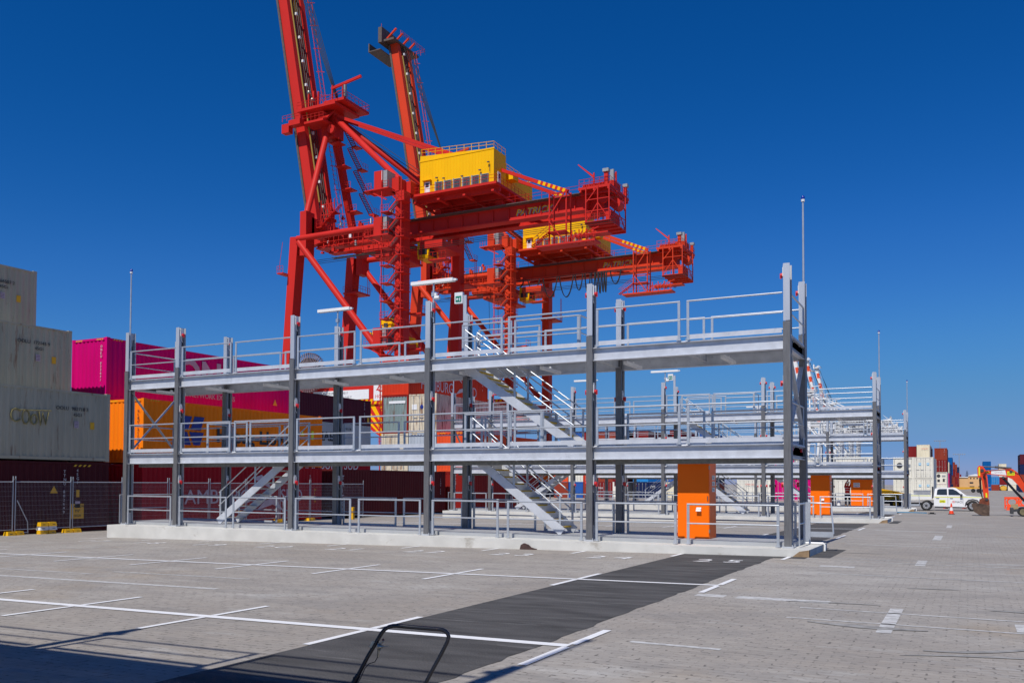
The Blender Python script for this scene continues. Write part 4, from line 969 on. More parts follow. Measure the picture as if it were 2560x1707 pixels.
    def hfl(m):
        m.box(-80.4, -63.8, 103.8, 121.6, 50.5, 50.9)
        for y in (105.6, 109, 113, 117, 120.5): m.box(-80.2, -64, y-.25, y+.25, 49.7, 50.5)
        for x in (-79.8, -75, -70, -64.6): m.box(x-.25, x+.25, 104, 121.4, 49.4, 49.699)
        for x in (-78, -66):
            for y in (109.3, 113.0): m.box(x-.6, x+.6, y-.5, y+.5, 47.96, 49.4)
        m.m = 1; m.rail([(-80.3, 103.9, 50.9), (-63.9, 103.9, 50.9), (-63.9, 121.5, 50.9)], 1.15, 1.4, .035, 4)
    B('house_floor', [red, red], fn=hfl)
    # rear end: upper deck, lower deck, hanging cage
    def rear(m):
        m.box(-50.6, -45.2, 106.8, 115.5, 48.2, 48.6); m.box(-49.8, -47.4, 109.9, 112.4, 45.2, 48.2)
        for x in (-50.2, -47.9, -45.5): m.box(x-.15, x+.15, 106.7, 115.6, 47.8, 48.19)
        for y in (107.6, 110, 112.4, 114.6): m.box(-50.6, -45.2, y-.12, y+.12, 47.5, 47.79)
        m.box(-47.6, -45.6, 109.5, 112.5, 48.6, 50.0); m.box(-49.2, -45.0, 106.0, 113.6, 42.6, 42.75); m.box(-46.8, -45.9, 109, 113.0, 43.4, 45.0); m.cyl((-45.6, 111, 46.4), 'y', .9, 2.0, 12); m.cyl((-47.0, 108.6, 46.9), 'y', .7, .5, 12)
        for q in range(5): m.box(-49.2, -45.0, 106.2+1.8*q, 106.32+1.8*q, 42.35, 42.59)
        for x in (-49.0, -47.0, -45.1):
            for y in (106.1, 113.5): m.beam((x, y, 42.7), (x, y, 48.2), .17, .17)
        for z in (44.4, 46.2): m.beam((-49, 106.1, z), (-45.1, 106.1, z), .12, .12); m.beam((-45.1, 106.1, z), (-45.1, 113.5, z), .12, .12)
        m.beam((-49.0, 106.1, 42.8), (-47.0, 106.1, 45.6), .13, .13); m.beam((-47, 106.1, 45.6), (-45.1, 106.1, 42.8), .13, .13); m.beam((-45.1, 106.2, 42.8), (-45.1, 109.5, 45.6), .12, .12); m.beam((-45.1, 109.5, 45.6), (-45.1, 113.4, 42.8), .12, .12)
        m.beam((-49.0, 106.1, 45.8), (-47.0, 106.1, 48.1), .13, .13); m.beam((-45.1, 113.4, 45.8), (-45.1, 109.5, 48.1), .12, .12)
        m.m = 1
        m.rail([(-50.5, 106.9, 48.6), (-45.3, 106.9, 48.6), (-45.3, 115.4, 48.6), (-50.5, 115.4, 48.6)], 1.25, .9, .04, 4); m.rail([(-49.1, 106.05, 42.75), (-45.1, 106.05, 42.75), (-45.1, 113.5, 42.75)], 1.25, .8, .04, 4)
        for z in (48.9, 49.2, 49.5): m.tube([(-48.5, 106.88, z), (-46.2, 106.88, z)], .03, 4)
        m.box(-46.3, -45.7, 107.0, 107.5, 48.6, 50.6); m.beam((-48.2, 107.5, 48.6), (-48.2, 107.5, 50.9), .2, .2); m.beam((-48.2, 107.5, 50.2), (-50.9, 107.5, 52.6), .22, .32, (0, 0, 1), .2, .15); m.box(-45.9, -45.4, 114.7, 115.2, 48.6, 50.4); m.beam((-45.6, 110.5, 48.6), (-45.6, 110.5, 51.6), .22, .22); m.beam((-45.6, 111.6, 48.6), (-45.9, 110.6, 51.5), .14, .14)
        m.m = 2; m.box(-46.5, -45.5, 106.8, 107.6, 50.6, 51.1); m.box(-46.0, -45.2, 114.6, 115.4, 50.4, 50.9); m.box(-46.3, -45.7, 109.6, 110.1, 49.5, 51.8)
        m.m = 0
        for k in range(14): m.beam((-50.0+.3*k, 107.3, 48.6), (-49.9+.3*k, 107.6, 49.2), .2, .25)
    B('rear_platform', [red, red, 'grey'], fn=rear)
    def cage(m):
        xs_ = (-54.6, -51.7); ysx = (104.6, 106.4)
        for x in xs_:
            for y in ysx: m.beam((x, y, 39.3), (x, y, 47.9), .2, .2)
        for z in (39.4, 43.2, 47.5):
            for y in ysx: m.beam((xs_[0], y, z), (xs_[1], y, z), .16, .16)
            for x in xs_: m.beam((x, ysx[0], z), (x, ysx[1], z), .16, .16)
        m.beam((-54.6, 104, 43.4), (-51.7, 104, 47.4), .15, .15); m.beam((-54.4, 104, 43), (-51.7, 104, 39.4), .15, .15)
        m.box(-54.6, -51.6, 103.9, 106.1, 41.2, 41.3); m.box(-56.6, -46.5, 103.6, 106.2, 39.0, 39.25); m.box(-50.4, -44.6, 104.2, 106.2, 40.2, 40.4)
        for k in range(6): m.beam((-51.4+.9*k, 104.2, 39.2+.35*k), (-50.6+.9*k, 104.2, 40.6+.12*k), .13, .13)
        for q in (-50.6, -49.4, -48.2, -47): m.beam((q, 104.3, 38.9), (q, 104.3, 41.2), .14, .14)
        # access stair on the cage
        for k in range(12): m.box(-57.4+.26*k, -57.1+.26*k, 103.7, 104.6, 39.3+.18*k, 39.36+.18*k)
        for y in (103.7, 104.6): m.tube([(-57.4, y, 40.3), (-54.2, y, 42.4)], .04, 4); m.tube([(-57.4, y, 39.3), (-54.2, y, 41.3)], .06, 4)
        m.rail([(-56.6, 103.7, 39.25), (-46.5, 103.7, 39.25)], 1.1, 1.1, .04, 4)
    B('service_cage', [red], fn=cage)
    if cables:
        def fest(m):
            spans = [(-86.4, 2.6, 1.6), (-83.2, 2.6, 1.5), (-79.6, 2.8, 2.2), (-76.0, 3.3, 4.2), (-72.2, 3.2, 4.4), (-68.6, 1.7, 3.2), (-66.4, 1.2, 3.8), (-64.9, .7, 4.2), (-64.0, .5, 4.0), (-63.3, .5, 4.3), (-62.6, .45, 4.1), (-62.0, .4, 4.2), (-60.8, 2.3, 2.7)]
            for x0_, wd, dp in spans:
                for o_ in (0, .12): m.tube([(x0_+o_+wd*i/12, 107.9, 45.2-(dp+o_)*(1-(2*i/12-1)**2)**.8) for i in range(13)], .075, 5)
            m.tube([(-87, 107.9, 45.25), (-57, 107.9, 45.25)], .07, 5)
            for k in range(4): x0_ = -52.6+1.8*k; m.tube([(x0_+1.1*i/10, 106.3, 41.0-.9*(1-(2*i/10-1)**2)**.7) for i in range(11)], .06, 5)
        B('festoon_cable', ['cable'], fn=fest)
    # trolley and operator cab
    B('trolley', [red, 'steel_dark'], fn=lambda m: (m.box(-92.6, -83.4, 106.5, 115, 43.1, 44.1), m.box(-90, -85, 107, 114, 41.8, 43.1), m.rail([(-92.6, 106.5, 44.1), (-83.4, 106.5, 44.1)], 1.1, 1.2, .04, 4), m.box(-80.5, -76, 107, 114, 42.4, 43.6), m.box(-78.9, -75.4, 107.2, 109, 40.2, 40.4), m.rail([(-78.9, 107.2, 40.4), (-75.4, 107.2, 40.4)], 1.2, .9, .05, 4)))
    B('operator_cab', ['crane_y' if not banded else 'crane_w', 'glass'], fn=lambda m: (m.box(-81.2, -78.9, 107.2, 110.4, 40.7, 43.6), setattr(m, 'm', 1), m.box(-80.9, -79.2, 107.1, 107.19, 41.4, 42.4), m.box(-78.89, -78.8, 107.6, 109.8, 41.2, 42.8)))
    B('lift_rope', ['cable'], fn=lambda m: [m.tube([(x, y, 42), (x+.3, y, 31)], .05, 4) for x in (-89.4, -87.2) for y in (108.6, 112.8)])
    # stair tower at the near landside leg, zig-zag flights between landings
    if zig:
        z = 6.
        def tower(m):
            z = 5.; k = 0
            m.m = 1
            for x in (-82.9, -79.0): m.beam((x, 98.9, 3), (x, 98.9, 52.4), .14, .14)
            while z < 50:
                m.m = 0; m.box(-83.1, -81.5, 98.7, 100.8, z-.12, z); m.box(-80.0, -78.3, 98.7, 100.8, z+1.38, z+1.5)
                m.m = 1; m.rail([(-83.1, 98.75, z), (-81.4, 98.75, z)], 1.1, .6, .035, 4); m.rail([(-80.0, 98.75, z+1.5), (-78.3, 98.75, z+1.5), (-78.3, 100.7, z+1.5)], 1.1, .6, .035, 4)
                for q in range(8):
                    m.m = 2; m.box(-81.5+.19*q, -81.25+.19*q, 98.8, 99.6, z+.17*(q+1), z+.17*(q+1)+.05); m.box(-80.0-.19*q-.25, -80.0-.19*q, 99.8, 100.6, z+1.5+.17*(q+1), z+1.55+.17*(q+1))
                m.m = 1
                for y in (98.8, 99.6): m.beam((-81.5, y, z+.05), (-80.0, y, z+1.45), .06, .2); m.tube([(-81.5, y, z+1.0), (-80.0, y, z+2.4)], .035, 4)
                for y in (99.8, 100.6): m.beam((-80.0, y, z+1.55), (-81.5, y, z+2.95), .06, .2); m.tube([(-80.0, y, z+2.5), (-81.5, y, z+3.9)], .035, 4)
                z += 3.
        B('stair_tower', [red, red, 'grey'], fn=tower)
        for zz in (24.5, 43.2, 51.0):
            B('control_hut', [red, 'grey', 'white'], fn=lambda m: (m.box(-84.6, -82.9, 99.0, 99.2, zz, zz+3.1), setattr(m, 'm', 1), m.box(-84.4, -82.1, 99.21, 102.2, zz, zz+3.1), setattr(m, 'm', 0), m.box(-85.0, -81.4, 98.6, 102.4, zz-.2, zz-.001), m.rail([(-82.9, 98.7, zz), (-81.4, 98.7, zz)], 1.1, .6, .035, 4), m.rail([(-86.2, 98.7, zz), (-85.0, 98.7, zz)], 1.1, .6, .035, 4), m.box(-86.3, -85.0, 98.6, 101.5, zz-.2, zz-.05), m.beam((-85.4, 99, zz-.2), (-82, 99, zz-2.0), .2, .2), setattr(m, 'm', 2), m.box(-83.0, -82.92, 98.9, 99.1, zz+.1, zz+3.0)))
        for z_ in (12, 18, 24, 30): B('landing', [red], fn=lambda m: (m.box(-79.6, -77.2, 102.4, 104.4, z_, z_+.25), m.rail([(-77.2, 102.4, z_+.25), (-77.2, 104.4, z_+.25)], 1.2, .8, .04, 4), m.tube([(-77.3, 102.5, z_), (-77.3, 102.5, z_-3)], .04, 4)))
        # stair up the far mast leg
        def mst(m):
            z_ = 54.; y = 117.6; x = -101.8
            for k in range(4):
                m.m = 0; m.box(x-.8, x+1.4, y-2.6, y-.4, z_, z_+.2); m.rail([(x-.8, y-2.6, z_+.2), (x+1.4, y-2.6, z_+.2)], 1.1, .8, .04, 4)
                m.box(x+1.2, x+2.6, y+1.6, y+3.2, z_+.3, z_+.5); m.rail([(x+2.6, y+1.6, z_+.5), (x+2.6, y+3.2, z_+.5)], 1.1, .8, .04, 4)
                m.m = 1
                for q in range(14): f = q/13; m.box(x+1.0-.4*f, x+1.9-.4*f, lerp(y+2.3, y-.6, f)-.14, lerp(y+2.3, y-.6, f)+.14, lerp(z_+.5, z_+4.0, f), lerp(z_+.5, z_+4.0, f)+.06)
                m.m = 0
                for xx in (.95, 1.95): m.beam((x+xx, y+2.4, z_+.4), (x+xx-.4, y-.7, z_+4.0), .06, .22); m.tube([(x+xx, y+2.4, z_+1.5), (x+xx-.4, y-.7, z_+5.1)], .04, 4)
                z_ += 4.; y -= 1.55; x -= .25
        B('mast_stair', [red, 'steel_dark'], fn=mst)
        def low(m):
            for xx, zz in ((-101, 47.9), (-99.3, 49.2), (-98.2, 50.3)):
                m.box(xx, xx+1.4, 104, 105.5, zz, zz+.15); m.rail([(xx, 104, zz+.15), (xx+1.4, 104, zz+.15)], 1.1, .7, .035, 4)
            for k in range(22): m.box(-99.8+.2*k, -99.5+.2*k, 103.6, 104.4, 48+.16*k, 48.05+.16*k)
            for xx in (-100.4, -99.2, -98.2, -97.4): m.beam((xx, 104.6, 46), (xx, 104.6, 53), .14, .14)
            for zz in (48.5, 50.3, 52.2): m.beam((-100.4, 104.6, zz), (-97.4, 104.6, zz), .12, .12)
            for k in range(5): m.beam((-100.4+.6*k, 104.6, 48.6), (-99.8+.6*k, 104.6, 50.2), .09, .09); m.beam((-100.4+.6*k, 104.6, 52.1), (-99.8+.6*k, 104.6, 50.4), .09, .09)
        B('access_ladder', [red], fn=low)
        def low2(m):
            m.box(-106.6, -105.2, 100.0, 102.5, 39.2, 39.4); m.rail([(-106.6, 100, 39.4), (-105.2, 100, 39.4)], 1.2, .6, .04, 4); m.tube([(-106.5, 100.3, 39.4), (-105.6, 100.3, 45)], .05, 4)
        B('leg_platform', [red], fn=low2)
        for x, y in ((-103.2, 118.6), (-80.5, 121.6), (-80.5, 102.6)):
            def pl(m):
                m.box(x-1.6, x+2.0, y-1.8, y+2.2, 38.6, 38.9); m.rail([(x-1.6, y-1.8, 38.9), (x+2, y-1.8, 38.9), (x+2, y+2.2, 38.9)], 1.2, .8, .04, 4)
                m.tube([(x+1.9, y+1.4, 38.9), (x+1.9, y+1.4, 44)], .05, 4); m.tube([(x+1.9, y+2.0, 38.9), (x+1.9, y+2.0, 44)], .05, 4)
                for k in range(12): m.beam((x+1.9, y+1.4, 39.2+.4*k), (x+1.9, y+2.0, 39.2+.4*k), .04, .04)
            B('leg_platform', [red], fn=pl)
    if name_text:
        c = Vector((-98.6, 99.6, 20.9))
        def reel(m):
            for k in range(44):
                q = 6.283*k/44; p = Vector((math.cos(q), 0, math.sin(q)))
                for yy in (-.35, .35): m.beam(c+p*.6+Vector((0, yy, 0)), c+p*3.5+Vector((0, yy*1.2, 0)), .10, .07, (0, 1, 0))
                m.beam(c+p*3.4+Vector((0, -.42, 0)), c+p*3.4+Vector((0, .42, 0)), .2, .12)
            m.m = 1; m.cyl(c, 'y', 2.6, .5, 32); m.m = 0; m.cyl(c, 'y', .7, 1.1, 16)
        B('cable_reel', [mat('reel_spokes_grey_pink', lin((160, 140, 140)), .5, .2, .1, 3), 'black'], fn=reel)
    return t
cr1 = make_crane(0, 'nearest red quay crane with raised boom, yellow machine house and orange sign beam', 'crane', 'crane_y', False, True, True, False)
cr2 = make_crane(39.83, 'second orange red quay crane with lower looking yellow house and hanging cables', 'crane_b', 'crane_y', False, True)
for i, yy in enumerate((575, 640, 695)):
    make_crane(yy, f'distant white crane with red and white banded boom, {["leftmost","middle","rightmost"][i]} of three', 'crane_w', 'crane_w', True, False, True, False)
# yellow spreader hanging from the nearest crane
t = thing('container_spreader', 'yellow spreader and headblock hanging on ropes under the nearest red crane', 'spreader', (-88.3, 110.7, 27.3))
mb = MB(); mb.box(-89.3, -87.3, 108.2, 113.2, 29.4, 30.7); mb.prism([(-89.6, 30.0), (-89.2, 31.0), (-87.4, 31.0), (-87.0, 30.0)], 'y', 108.0, 113.4); mb.box(-88.9, -87.7, 109, 112.4, 28.6, 29.4); build('headblock', mb, 'crane_y', t)
mb = MB(); mb.box(-89.5, -87.1, 105.5, 116, 27.5, 28.2); mb.box(-89.2, -87.4, 105.2, 116.3, 28.2, 28.55)
for x in (-89.6, -87.2):
    for y in (105, 116.2): mb.box(x, x+.25, y, y+.25, 26.9, 28.2)
build('spreader_frame', mb, 'crane_y', t)
mb = MB()
for y in (109.2, 112.2):
    for x in (-89.0, -87.6): mb.cyl((x, y, 31.1), 'y', .55, .3, 14)
build('sheave', mb, 'black', t)
mb = MB(); mb.box(-88.7, -87.9, 107.9, 108.0, 29.5, 30.2); mb.box(-89.0, -88.5, 105.4, 105.5, 27.6, 28.1); mb.box(-88.0, -87.5, 105.4, 105.5, 27.6, 28.1); build('recess', mb, 'darkgrey', t)
# ------------------------------------------------------------------ temporary fence on the left
FX = -28.7
gf = 'temporary mesh fence panels'; gb = 'ballast blocks holding the mesh fence'
def fence_panel(y0, first, label):
    x = FX; z = gz(x, y0)
    t = thing('mesh_fence', label, 'fence', (x, y0+1.23, z), gf)
    mb = MB(); r = .021
    for y in (y0+.04, y0+2.42): mb.tube([(x, y, z+.05), (x, y, z+2.28)], r, 6)
    for h in (.22, 2.06): mb.tube([(x, y0+.04, z+h), (x, y0+2.42, z+h)], r, 6)
    build('frame', mb, 'galv_rail', t)
    mb = MB(); q = .0042
    for k in range(1, 40): y = y0+.04+k*.0595; mb.tube([(x, y, z+.22), (x, y, z+2.06)], q*.55, 3, False)
    for k in range(1, 10): h = z+.22+k*.184; mb.tube([(x, y0+.04, h), (x, y0+2.42, h)], q*.6, 3, False)
    build('wire_mesh', mb, 'galv_rail', t)
    mb = MB(); mb.box(x-.025, x+.025, y0-.06, y0+.06, z+2.14, z+2.18); build('clamp', mb, 'zinc', t)
    if first:
        mb = MB(); mb.tube([(x+.02, y0+.1, z+1.35), (x+.02, y0+.55, z+.5), (x+.02, y0+.57, z+.06)], .02, 6); mb.tube([(x+.02, y0+.02, z+.1), (x+.02, y0+.57, z+.1)], .02, 6); build('brace', mb, 'galv_rail', t)
    return t
pn = ['cut by the left picture edge', 'with a bent brace on the left', 'beside the stack of yellow blocks', 'just left of the gantry', 'behind the gantry left end', 'left of the left stair', 'behind the foot of the left stair', 'behind the left stair', 'right of the left stair', 'near the end of the fence line', 'last in the fence line']
for k in range(10):
    fence_panel(-3.3+2.48*k, k == 1, f'galvanised mesh fence panel {pn[k] if k < 9 else pn[10]}')
def foot(x, y, z, label, m='yellow', rot=0, L_=.72):
    t = thing('ballast_block', label, 'ballast block', (x, y, z), gb)
    mb = MB()
    for s_ in (-1, 1):
        a, b = (.025, L_/2) if s_ > 0 else (-L_/2, -.025)
        mb.add([(x-.14, y+a, z), (x+.14, y+a, z), (x+.14, y+b, z), (x-.14, y+b, z), (x-.10, y+a, z+.155), (x+.10, y+a, z+.155), (x+.10, y+b*.94, z+.155), (x-.10, y+b*.94, z+.155)] if s_ > 0 else
               [(x-.14, y+a, z), (x+.14, y+a, z), (x+.14, y+b, z), (x-.14, y+b, z), (x-.10, y+a*.94, z+.155), (x+.10, y+a*.94, z+.155), (x+.10, y+b, z+.155), (x-.10, y+b, z+.155)],
               [(0, 3, 2, 1), (4, 5, 6, 7), (0, 1, 5, 4), (1, 2, 6, 5), (2, 3, 7, 6), (3, 0, 4, 7)])
    mb.box(x-.09, x+.09, y-.05, y+.05, z+.01, z+.13)
    build('moulded_block', mb, m, t)
    mb = MB()
    for s_ in (-.22, .22): mb.box(x+.085, x+.126, y+s_-.06, y+s_+.06, z+.02, z+.075)
    build('hand_hole', mb, 'darkgrey', t); t.rotation_euler.z = rot
    return t
fn = ['at the braced post on the left', 'at the post left of the gantry', 'under the fence behind the gantry left end', 'under the fence left of the left stair', 'under the fence behind the left stair', 'under the fence right of the left stair', 'under the fence behind the third column', 'at the last fence post']
for k in range(8):
    y = -.82+2.48*k; foot(FX+.02, y, gz(FX, y), f'yellow plastic ballast block {fn[k]}', 'yellow', [.1, -.06, .04, 0, .05, -.05, .03, .2][k])
zb = gz(FX, .5)
foot(FX+.12, .46, zb, 'lowest yellow ballast block of the three block pile', 'yellow', .05); foot(FX+.10, .50, zb+.158, 'white block in the middle of the three block pile', 'white', -.03); foot(FX+.12, .48, zb+.316, 'uppermost yellow ballast block of the three block pile', 'yellow', .04)
t = foot(FX+.9, 19.2, gz(FX, 19), 'yellow ballast block standing on end beside the third back column', 'yellow', .3); t.rotation_euler.x = R(90); t.location.z += .36
# ------------------------------------------------------------------ white pickup
YU = 50.0; ZU = gz(3, YU)
def pickup():
    t = thing('pickup_truck', 'white double cab pickup with yellow stripe and flat tray parked side on', 'pickup', (2.6, YU+.9, ZU))
    P = lambda pts: [(x, ZU+z) for x, z in pts]
    y0, y1 = YU, YU+1.80
    # lower body with wheel arches
    def archpts(cx, r=.46, n=9): return [(cx+r*math.cos(math.pi*i/n), .36+r*math.sin(math.pi*i/n)) for i in range(n+1)]
    low = [(1.80, .34), (1.78, 1.10), (3.90, 1.12), (4.95, 1.04), (5.28, .92), (5.36, .60), (5.32, .36)]+archpts(4.34)[0:]+[(3.85, .30)]
    mb = MB(); mb.prism(P(low), 'y', y0, y1)
    body = build('body', mb, 'carwhite', t)
    mb = MB(); up = [(1.80, 1.10), (1.86, 1.62), (2.05, 1.71), (3.10, 1.71), (3.30, 1.64), (3.95, 1.13)]
    vs = []
    for x, z in up: vs.append((x, y0+(.02 if z < 1.2 else .16), ZU+z))
    for x, z in up: vs.append((x, y1-(.02 if z < 1.2 else .16), ZU+z))
    n = len(up); mb.add(vs, [tuple(range(n)), tuple(range(2*n-1, n-1, -1))]+[(i, i+n, (i+1) % n+n, (i+1) % n) for i in range(n)])
    build('cab', mb, 'carwhite', t)
    def pane(pts): 
        mb = MB(); f = lambda x, z: (x, y0+.02+.14*(z-1.1)/.6-.006, ZU+z)
        mb.add([f(*p) for p in pts]+[(f(*p)[0], f(*p)[1]+.004, f(*p)[2]) for p in pts], [tuple(range(len(pts))), tuple(range(2*len(pts)-1, len(pts)-1, -1))]); return mb
    build('window', pane([(1.98, 1.17), (2.02, 1.52), (2.14, 1.60), (2.66, 1.61), (2.68, 1.16)]), 'glass', t); build('window', pane([(2.76, 1.16), (2.76, 1.61), (3.06, 1.60), (3.30, 1.47), (3.62, 1.18), (3.60, 1.15)]), 'glass', t)
    mb = MB(); mb.add([(3.32, y0+.2, ZU+1.62), (3.32, y1-.2, ZU+1.62), (3.92, y1-.1, ZU+1.16), (3.92, y0+.1, ZU+1.16)], [(0, 1, 2, 3)]); mb.v = [(v[0]+.012, v[1], v[2]+.012) for v in mb.v]; build('windscreen', mb, 'glass', t)
    for x in (2.72, 3.72):
        mb = MB(); mb.box(x-.008, x+.008, y0-.003, y0+.001, ZU+.45, ZU+1.1); build('door_gap', mb, 'darkgrey', body)
    for x in (1.95, 2.85):
        mb = MB(); mb.box(x, x+.2, y0-.03, y0, ZU+.91, ZU+.94); build('door_handle', mb, 'darkgrey', body)
    mb = MB(); mb.box(1.84, 5.0, y0-.004, y0, ZU+.985, ZU+1.03); build('stripe', mb, 'limes', body)
    mb = MB(); mb.box(2.16, 2.56, y0-.004, y0, ZU+.60, ZU+.80); mb.m = 1; mb.text('LV42', .19, (2.18, y0-.008, ZU+.63), 'f', .80, ext=.002); build('number_sign', mb, ['limes', 'blacktext'], body)
    mb = MB(); mb.text('MACS', .20, (3.19, y0-.006, ZU+.60), 'f', .95, ext=.003); mb.m = 1
    mb.box(3.02, 3.16, y0-.005, y0, ZU+.60, ZU+.625); mb.box(3.02, 3.16, y0-.005, y0, ZU+.715, ZU+.74); mb.box(3.02, 3.045, y0-.005, y0, ZU+.625, ZU+.715); mb.box(3.135, 3.16, y0-.005, y0, ZU+.625, ZU+.715); mb.box(3.07, 3.11, y0-.005, y0, ZU+.65, ZU+.69)
    build('lettering', mb, ['blacktext', 'red'], body)
    mb = MB(); mb.box(3.52, 3.68, y0-.18, y0-.02, ZU+1.05, ZU+1.25); mb.box(3.56, 3.62, y0-.03, y0+.03, ZU+1.05, ZU+1.1); build('mirror', mb, 'darkgrey', t)
    mb = MB(); mb.box(5.02, 5.34, y0-.006, y0+.1, ZU+.82, ZU+.95); build('headlight', mb, 'glass', t)
    mb = MB(); mb.prism(P([(3.82, .38), (3.86, .62), (4.04, .83), (4.34, .90), (4.64, .83), (4.82, .62), (4.86, .38), (4.79, .38), (4.73, .60), (4.58, .76), (4.34, .82), (4.10, .76), (3.95, .60), (3.89, .38)]), 'y', y0-.03, y0+.02); build('wheel_arch', mb, 'darkgrey', t)
    mb = MB(); mb.box(1.85, 3.8, y0+.02, y0+.10, ZU+.22, ZU+.31); mb.box(-.1, 5.2, y0+.5, y0+.62, ZU+.42, ZU+.56); mb.box(-.1, 5.2, y1-.62, y1-.5, ZU+.42, ZU+.56); mb.box(.1, .8, y0+.1, y1-.1, ZU+.3, ZU+.5); build('chassis', mb, 'darkgrey', t)
    mb = MB(); mb.box(-.55, 1.66, y0-.05, y1+.05, ZU+.84, ZU+.92)
    mb.box(-.55, 1.66, y0-.05, y0-.02, ZU+.92, ZU+1.16); mb.box(-.55, 1.66, y1+.02, y1+.05, ZU+.92, ZU+1.16); mb.box(-.55, -.52, y0-.02, y1+.02, ZU+.92, ZU+1.16)
    tr = build('tray', mb, 'carwhite', t)
    mb = MB(); mb.box(-.5, 1.6, y0-.055, y0-.05, ZU+1.08, ZU+1.12); build('stripe', mb, 'limes', tr)
    mb = MB()
    for y in (y0, y1-.04): mb.box(1.66, 1.72, y, y+.04, ZU+.92, ZU+1.78)
    mb.box(1.66, 1.72, y0+.04, y1-.04, ZU+1.72, ZU+1.78); mb.box(1.67, 1.71, y0+.04, y1-.04, ZU+1.3, ZU+1.34); mb.box(1.67, 1.71, y0+.04, y1-.04, ZU+.93, ZU+.97); build('headboard', mb, 'darkgrey', t)
    mb = MB(); mb.box(.42, 1.55, y0+.1, y0+.75, ZU+.93, ZU+1.46); mb.box(.40, 1.57, y0+.08, y0+.77, ZU+1.46, ZU+1.50); build('tool_box', mb, 'hub', t)
    for cx in (1.28, 4.34):
        for s_, yy in ((-1, y0+.13), (1, y1-.13)):
            mb = MB(); mb.tube([(cx, yy-.12, ZU+.37), (cx, yy-.09, ZU+.37), (cx, yy+.09, ZU+.37), (cx, yy+.12, ZU+.37)], [.33, .375, .375, .33], 24); wl = build('wheel', mb, 'black', t)
            mb = MB(); e = yy+s_*.121; mb.tube([(cx, e, ZU+.37), (cx, e+s_*.012, ZU+.37)], [.235, .22], 20)
            mb.m = 1; mb.tube([(cx, e+s_*.013, ZU+.37), (cx, e+s_*.018, ZU+.37)], [.10, .09], 12)
            for k in range(8): q = 6.283*k/8; mb.tube([(cx+.16*math.cos(q), e+s_*.0125, ZU+.37+.16*math.sin(q)), (cx+.16*math.cos(q), e+s_*.016, ZU+.37+.16*math.sin(q))], .028, 8)
            build('rim', mb, ['hub', 'darkgrey'], wl)
    return t
pickup()
